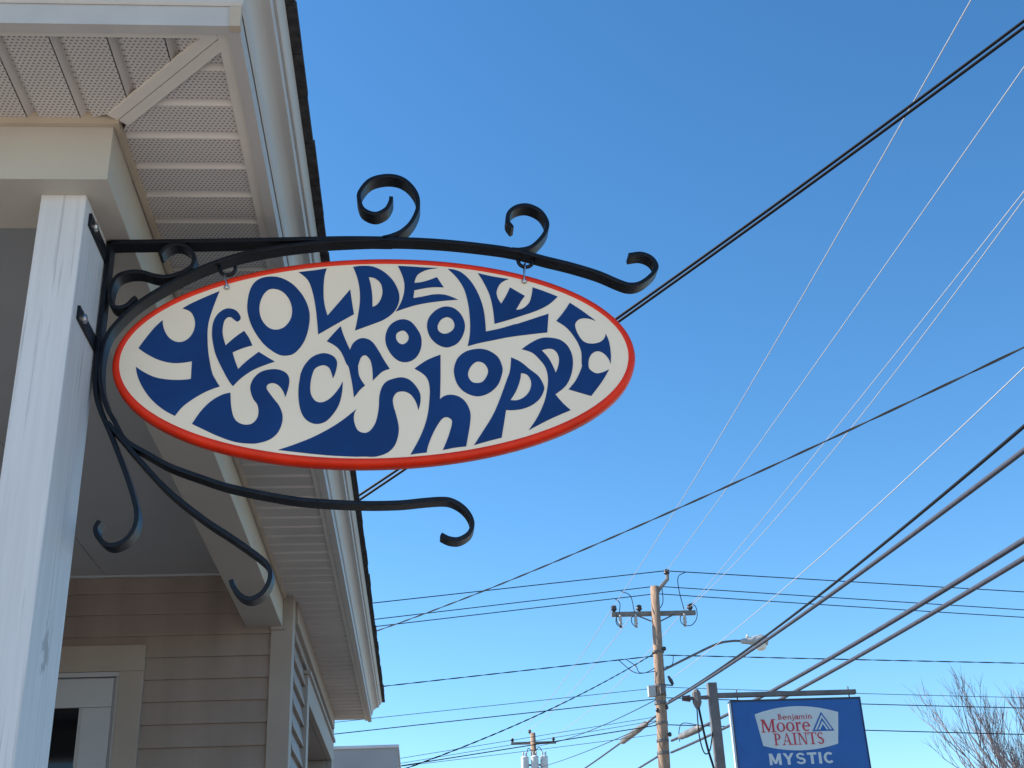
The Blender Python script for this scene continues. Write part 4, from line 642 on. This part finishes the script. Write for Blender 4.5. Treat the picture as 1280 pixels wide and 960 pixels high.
w_ = [w for w in WIRES if w[0] == 'cable_c'][0]
pts = sagged(w_[1:4], w_[4:7], w_[7], 48); pp, rr_ = fat(pts[1], pts[4], 0.09)
MB().tube(pp, rr_, 10).build('splice_case', 'splice', CAB['cable_c'], smooth=True)

# ------------------------------------------------------------------ blue paint sign on its post
PS = thing('shop_sign', (3.56, 15, 0), 'blue square paint shop sign hung under a steel post and arm', 'sign')
box('post', 'steel', PS, (3.505, 3.615, 15.0, 15.11, -0.1, 4.722), bevel=0.004)
ar = box('arm', 'steel', PS, (3.6155, 5.335, 15.02, 15.09, 4.545, 4.598), bevel=0.003)
for x in (3.86, 5.25):
    MB().tube([(x, 15.055, 4.47), (x, 15.055, 4.64)], 0.008, 6).build('hanger', 'steel', ar)
PN = box('panel', 'sblue', PS, (3.765, 5.345, 14.985, 15.125, 2.55, 4.478))
for bx in ((3.752, 5.358, 14.975, 15.135, 4.4785, 4.497), (3.752, 5.358, 14.975, 15.135, 2.53, 2.5495)): box('frame', 'sdark', PN, bx)
box('frame', 'sdark', PN, (5.3455, 5.358, 14.975, 15.135, 2.55, 4.478)); box('frame', 'sdark', PN, (3.757, 3.7645, 14.975, 14.997, 2.55, 4.478))
box('return', 'salu', PN, (3.752, 3.7645, 14.9975, 15.135, 2.55, 4.478))
def flat(name, poly, depth, y, m, parent):
    me = curve_mesh(name, poly if isinstance(poly[0][0], (tuple, list)) else [poly], depth); me.transform(Matrix.Rotation(math.radians(90), 4, 'X'))
    me.transform(Matrix.Translation(Vector((0, y, 0)) - origin(parent))); me.materials.append(M[m]); return link(name, me, parent)
def arc(p, c, q, n=10):
    return [((1-t)**2*p[0] + 2*t*(1-t)*c[0] + t*t*q[0], (1-t)**2*p[1] + 2*t*(1-t)*c[1] + t*t*q[1]) for t in [i/n for i in range(n)]]
shield = arc((4.030, 4.322), (4.54, 4.490), (5.058, 4.322)) + arc((5.058, 4.322), (5.03, 4.13), (5.000, 3.952), 3) + arc((5.000, 3.952), (4.54, 3.822), (4.088, 3.952)) + arc((4.088, 3.952), (4.06, 4.13), (4.030, 4.322), 3)
SH = flat('shield', shield, 0.004, 14.983, 'swhite', PN)
def strokes(name, polys, x, z, s, sx, y, m, parent):       # a letter made of strokes, each a hair above the last
    b = MB()
    for i, p in enumerate(polys):
        b.prism([(x + u*sx, z + w*s) for u, w in p], lambda a, c, i=i: (a, y - 0.0004*i, c), lambda a, c: (a, y + 0.004, c))
    return b.build(name, m, parent)
def R(x0, x1, y0, y1): return [(x0, y0), (x1, y0), (x1, y1), (x0, y1)]
def ringp(cx, cy, rx, ry, wx, wy, a0=0, a1=360, n=14):
    out = []
    for i in range(n):
        p, q = math.radians(a0 + (a1-a0)*i/n), math.radians(a0 + (a1-a0)*(i+1)/n)
        out.append([(cx + rx*math.cos(p), cy + ry*math.sin(p)), (cx + rx*math.cos(q), cy + ry*math.sin(q)), (cx + (rx-wx)*math.cos(q), cy + (ry-wy)*math.sin(q)), (cx + (rx-wx)*math.cos(p), cy + (ry-wy)*math.sin(p))])
    return out
GL = {                                                      # serif letters, height 1, with their widths
 'M': (1.15, [R(.10, .20, .0, 1), R(.86, 1.02, 0, 1), [(.10, 1), (.30, 1), (.62, .18), (.54, 0)], [(.86, 1), (.92, 1), (.60, 0), (.52, 0)], R(0, .30, 0, .06), R(.74, 1.14, 0, .06), R(0, .2, .94, 1), R(.92, 1.14, .94, 1)]),
 'o': (.72, ringp(.35, .33, .35, .35, .15, .06)),
 'r': (.52, [R(.08, .23, 0, .66), R(0, .34, 0, .05), R(0, .15, .61, .66), [(.23, .48), (.30, .66), (.46, .68), (.48, .52), (.36, .54)]]),
 'e': (.66, ringp(.33, .33, .33, .35, .14, .07, 0, 310) + [R(.10, .64, .32, .39)]),
 'P': (.70, [R(.10, .25, 0, 1), R(0, .38, 0, .06), R(0, .2, .94, 1)] + ringp(.27, .72, .36, .28, .14, .07, -90, 90, 8)),
 'A': (.92, [[(.10, 0), (.17, 0), (.48, 1), (.43, 1)], [(.66, 0), (.83, 0), (.52, 1), (.42, 1)], R(.24, .68, .30, .37), R(0, .28, 0, .06), R(.58, .94, 0, .06)]),
 'I': (.42, [R(.12, .28, 0, 1), R(.0, .40, 0, .06), R(.0, .40, .94, 1)]),
 'N': (.92, [R(.12, .19, 0, 1), R(.74, .81, 0, 1), [(.12, 1), (.28, 1), (.81, 0), (.68, 0)], R(.0, .32, 0, .06), R(.62, .94, .94, 1), R(0, .2, .94, 1)]),
 'T': (.78, [R(.31, .47, 0, 1), R(.18, .60, 0, .06), R(.0, .78, .93, 1), R(.0, .05, .75, .94), R(.73, .78, .75, .94)]),
 'S': (.62, ringp(.31, .73, .27, .27, .12, .07, 20, 250, 9) + ringp(.30, .27, .29, .27, .13, .07, -160, 80, 9) + [[(.20, .60), (.24, .46), (.44, .40), (.40, .56)]]),
 'B': (.70, [R(.10, .24, 0, 1), R(0, .3, 0, .06), R(0, .3, .94, 1)] + ringp(.26, .74, .28, .26, .12, .07, -90, 90, 7) + ringp(.26, .26, .34, .26, .13, .07, -90, 90, 7)),
 'n': (.66, [R(.06, .19, 0, .66), R(.44, .57, 0, .5)] + ringp(.32, .42, .25, .25, .12, .07, 0, 140, 6)),
 'j': (.30, [R(.10, .23, -.22, .66), R(.10, .23, .78, .92), R(-.06, .12, -.28, -.2)]),
 'a': (.62, ringp(.26, .24, .25, .25, .12, .07) + [R(.42, .55, 0, .5)] + ringp(.30, .44, .25, .24, .12, .07, 0, 150, 6)),
 'm': (.98, [R(.05, .17, 0, .66), R(.40, .52, 0, .5), R(.75, .87, 0, .5)] + ringp(.28, .44, .23, .23, .1, .07, 0, 140, 5) + ringp(.63, .44, .23, .23, .1, .07, 0, 140, 5)),
 'i': (.30, [R(.08, .21, 0, .66), R(.08, .21, .78, .92)]),
}
HV = {                                                      # heavy sans letters
 'M': (1.0, [R(0, .22, 0, 1), R(.78, 1.0, 0, 1), [(0, 1), (.26, 1), (.60, .1), (.40, .1)], [(.74, 1), (1.0, 1), (.60, .1), (.40, .1)]]),
 'Y': (.92, [R(.34, .58, 0, .5), [(0, 1), (.26, 1), (.58, .45), (.34, .45)], [(.66, 1), (.92, 1), (.58, .45), (.34, .45)]]),
 'S': (.80, ringp(.40, .72, .37, .28, .2, .17, 15, 250, 9) + ringp(.40, .29, .40, .29, .2, .17, -165, 80, 9) + [[(.22, .58), (.30, .40), (.60, .42), (.50, .60)]]),
 'T': (.80, [R(.28, .52, 0, 1), R(0, .80, .80, 1)]),
 'I': (.26, [R(.0, .24, 0, 1)]),
 'C': (.86, ringp(.45, .5, .45, .5, .22, .2, 45, 315, 12)),
}
def word(txt, x0, x1, z, h, font, y, m, parent, gap=0.06):
    tot = sum(font[c][0] for c in txt) + gap * (len(txt) - 1); sx = (x1 - x0) / tot; u = 0
    for c in txt:
        strokes('letter', font[c][1], x0 + u*sx, z, h, sx, y, m, parent); u += font[c][0] + gap
word('Benjamin', 4.305, 4.728, 4.250, 0.066, GL, 14.9785, 'sred', SH)
word('M', 4.088, 4.270, 4.106, 0.152, GL, 14.9785, 'sred', SH)
word('oore', 4.278, 4.690, 4.110, 0.160, GL, 14.9785, 'sred', SH, 0.05)
word('PAINTS', 4.226, 4.836, 3.953, 0.138, GL, 14.9785, 'sred', SH)
word('MYSTIC', 4.142, 4.925, 3.728, 0.132, HV, 14.984, 'swhite', PN, 0.16)
TR = flat('emblem', [[(4.845, 4.330), (4.708, 4.104), (4.978, 4.104)]], 0.004, 14.980, 'sblue', SH)
for poly in ([(4.835, 4.286), (4.845, 4.298), (4.855, 4.286), (4.762, 4.122), (4.737, 4.122)], ):
    b = MB()
    for q, sg in ((0, 1), (1, -1)):
        P_ = [(4.845 + sg*(u - 4.845), w) for u, w in ([(4.836, 4.282), (4.845, 4.297), (4.8449, 4.262), (4.764, 4.121), (4.740, 4.121)])]
        b.prism(P_, lambda a, c: (a, 14.9765, c), lambda a, c: (a, 14.979, c))
        P_ = [(4.845 + sg*(u - 4.845), w) for u, w in ([(4.782, 4.121), (4.806, 4.121), (4.8445, 4.186), (4.8445, 4.224)])]
        b.prism(P_, lambda a, c: (a, 14.9765, c), lambda a, c: (a, 14.979, c))
    b.build('emblem_chevron', 'swhite', SH)
# wiring cluster on the post
MB().tube([(3.28, 15.05, 4.545), (3.52, 15.05, 4.56)], 0.022, 6).build('conduit', 'steel', PS)
cj = MB().lathe([(0.03, -0.12), (0.055, -0.06), (0.055, 0.06), (0.03, 0.10)], (3.36, 15.05, 4.55), 'Z', 8).build('weatherhead', 'steel', PS)
for pts, r in (([(3.37, 15.05, 4.45), (3.42, 15.04, 4.0), (3.50, 15.04, 3.5), (3.51, 15.04, 2.4)], 0.014), ([(3.35, 15.05, 4.45), (3.34, 15.03, 4.1), (3.38, 15.03, 3.90), (3.45, 15.03, 3.93), (3.51, 15.03, 4.15)], 0.008)):
    MB().tube(spline(pts, 8), r, 6).build('cable_drop', 'black_wire', PS)
MB().tube([(3.18, 15.06, 4.55), (3.28, 15.05, 4.545)], [0.03, 0.045], 6).build('clamp', 'porcelain', PS)

# ------------------------------------------------------------------ grey flat-roofed building beyond the house
GB = thing('building', (-4, 26, 0), 'plain grey flat-roofed building standing behind the house', 'building')
box('wall', 'block', GB, (-7.0, -0.34, 20.0, 31.0, -0.2, 4.88))
box('parapet_cap', 'salu', GB, (-7.04, -0.31, 19.97, 31.03, 4.8805, 4.93), bevel=0.01)
for z0 in (1.0, 3.0):
    for x0 in (-5.8, -3.8): 
        w = box('window', 'salu', GB, (x0, x0 + 1.0, 19.965, 19.9995, z0, z0 + 1.25)); box('pane', 'glass', w, (x0 + 0.06, x0 + 0.94, 19.955, 19.9645, z0 + 0.06, z0 + 1.19))
MB().tube([(-2.4, 23.0, 4.9), (-2.4, 23.0, 7.1)], 0.03, 8).build('service_mast', 'tank', GB)

# ------------------------------------------------------------------ bare tree across the road
def bare_tree(base, height, label, seed):
    rnd = random.Random(seed); T = thing('bare_tree', base, label, 'tree')
    trunk = MB(); boughs = []; twigs = MB()
    B = Vector(base)
    def limb(p, d, L_, r, depth, mb):
        n = 4; pts = [p]; rs = [r]
        for i in range(n):
            d = (d + Vector((rnd.uniform(-1, 1), rnd.uniform(-1, 1), rnd.uniform(-0.3, 0.8))) * 0.10).normalized()
            pts.append(pts[-1] + d * L_ / n); rs.append(r * (1 - 0.62 * (i + 1) / n))
        mb.tube(pts, rs, 5 if depth < 3 else 3, cap=False)
        return pts, rs, d
    tp, tr, td = limb(B - Vector((0, 0, 0.3)), Vector((0, 0, 1)), height * 0.30, 0.26, 0, trunk)
    tr_o = trunk.build('trunk', 'bark', T, smooth=True)
    def grow(p, d, L_, r, depth, mb):
        pts, rs, d2 = limb(p, d, L_, r, depth, mb)
        if depth >= 5: return
        kids = {1: 5, 2: 5, 3: 4, 4: 4}[depth]
        for k in range(kids):
            t = rnd.uniform(0.35, 1.0) if k else 1.0
            i = min(int(t * 4), 3); q = pts[i].lerp(pts[i+1], t*4 - i) if i < 4 else pts[-1]
            a = rnd.uniform(0, 2*math.pi); sp = rnd.uniform(0.25, 0.6)
            nd = (d2 + Vector((math.cos(a), math.sin(a), 0)) * sp + Vector((0, 0, 0.16))).normalized()
            grow(q, nd, L_ * rnd.uniform(0.5, 0.72), max(r * 0.45, 0.0085), depth + 1, mb if depth < 2 else twigs)
    for k in range(8):
        a = 2*math.pi*k/8 + rnd.uniform(-0.3, 0.3); mb = MB(); sp = rnd.uniform(0.15, 0.42)
        grow(tp[3].lerp(tp[4], rnd.random()), Vector((math.cos(a)*sp, math.sin(a)*sp, 1)).normalized(), height * rnd.uniform(0.28, 0.36), 0.13, 1, mb)
        mb.build('bough', 'bark', T, smooth=True)
    tw = twigs.build('twigs', 'bark', T); tw['kind'] = 'stuff'
bare_tree((22.3, 45, 0), 12.0, 'bare winter tree with fine pinkish twigs beyond the paint sign', 5)
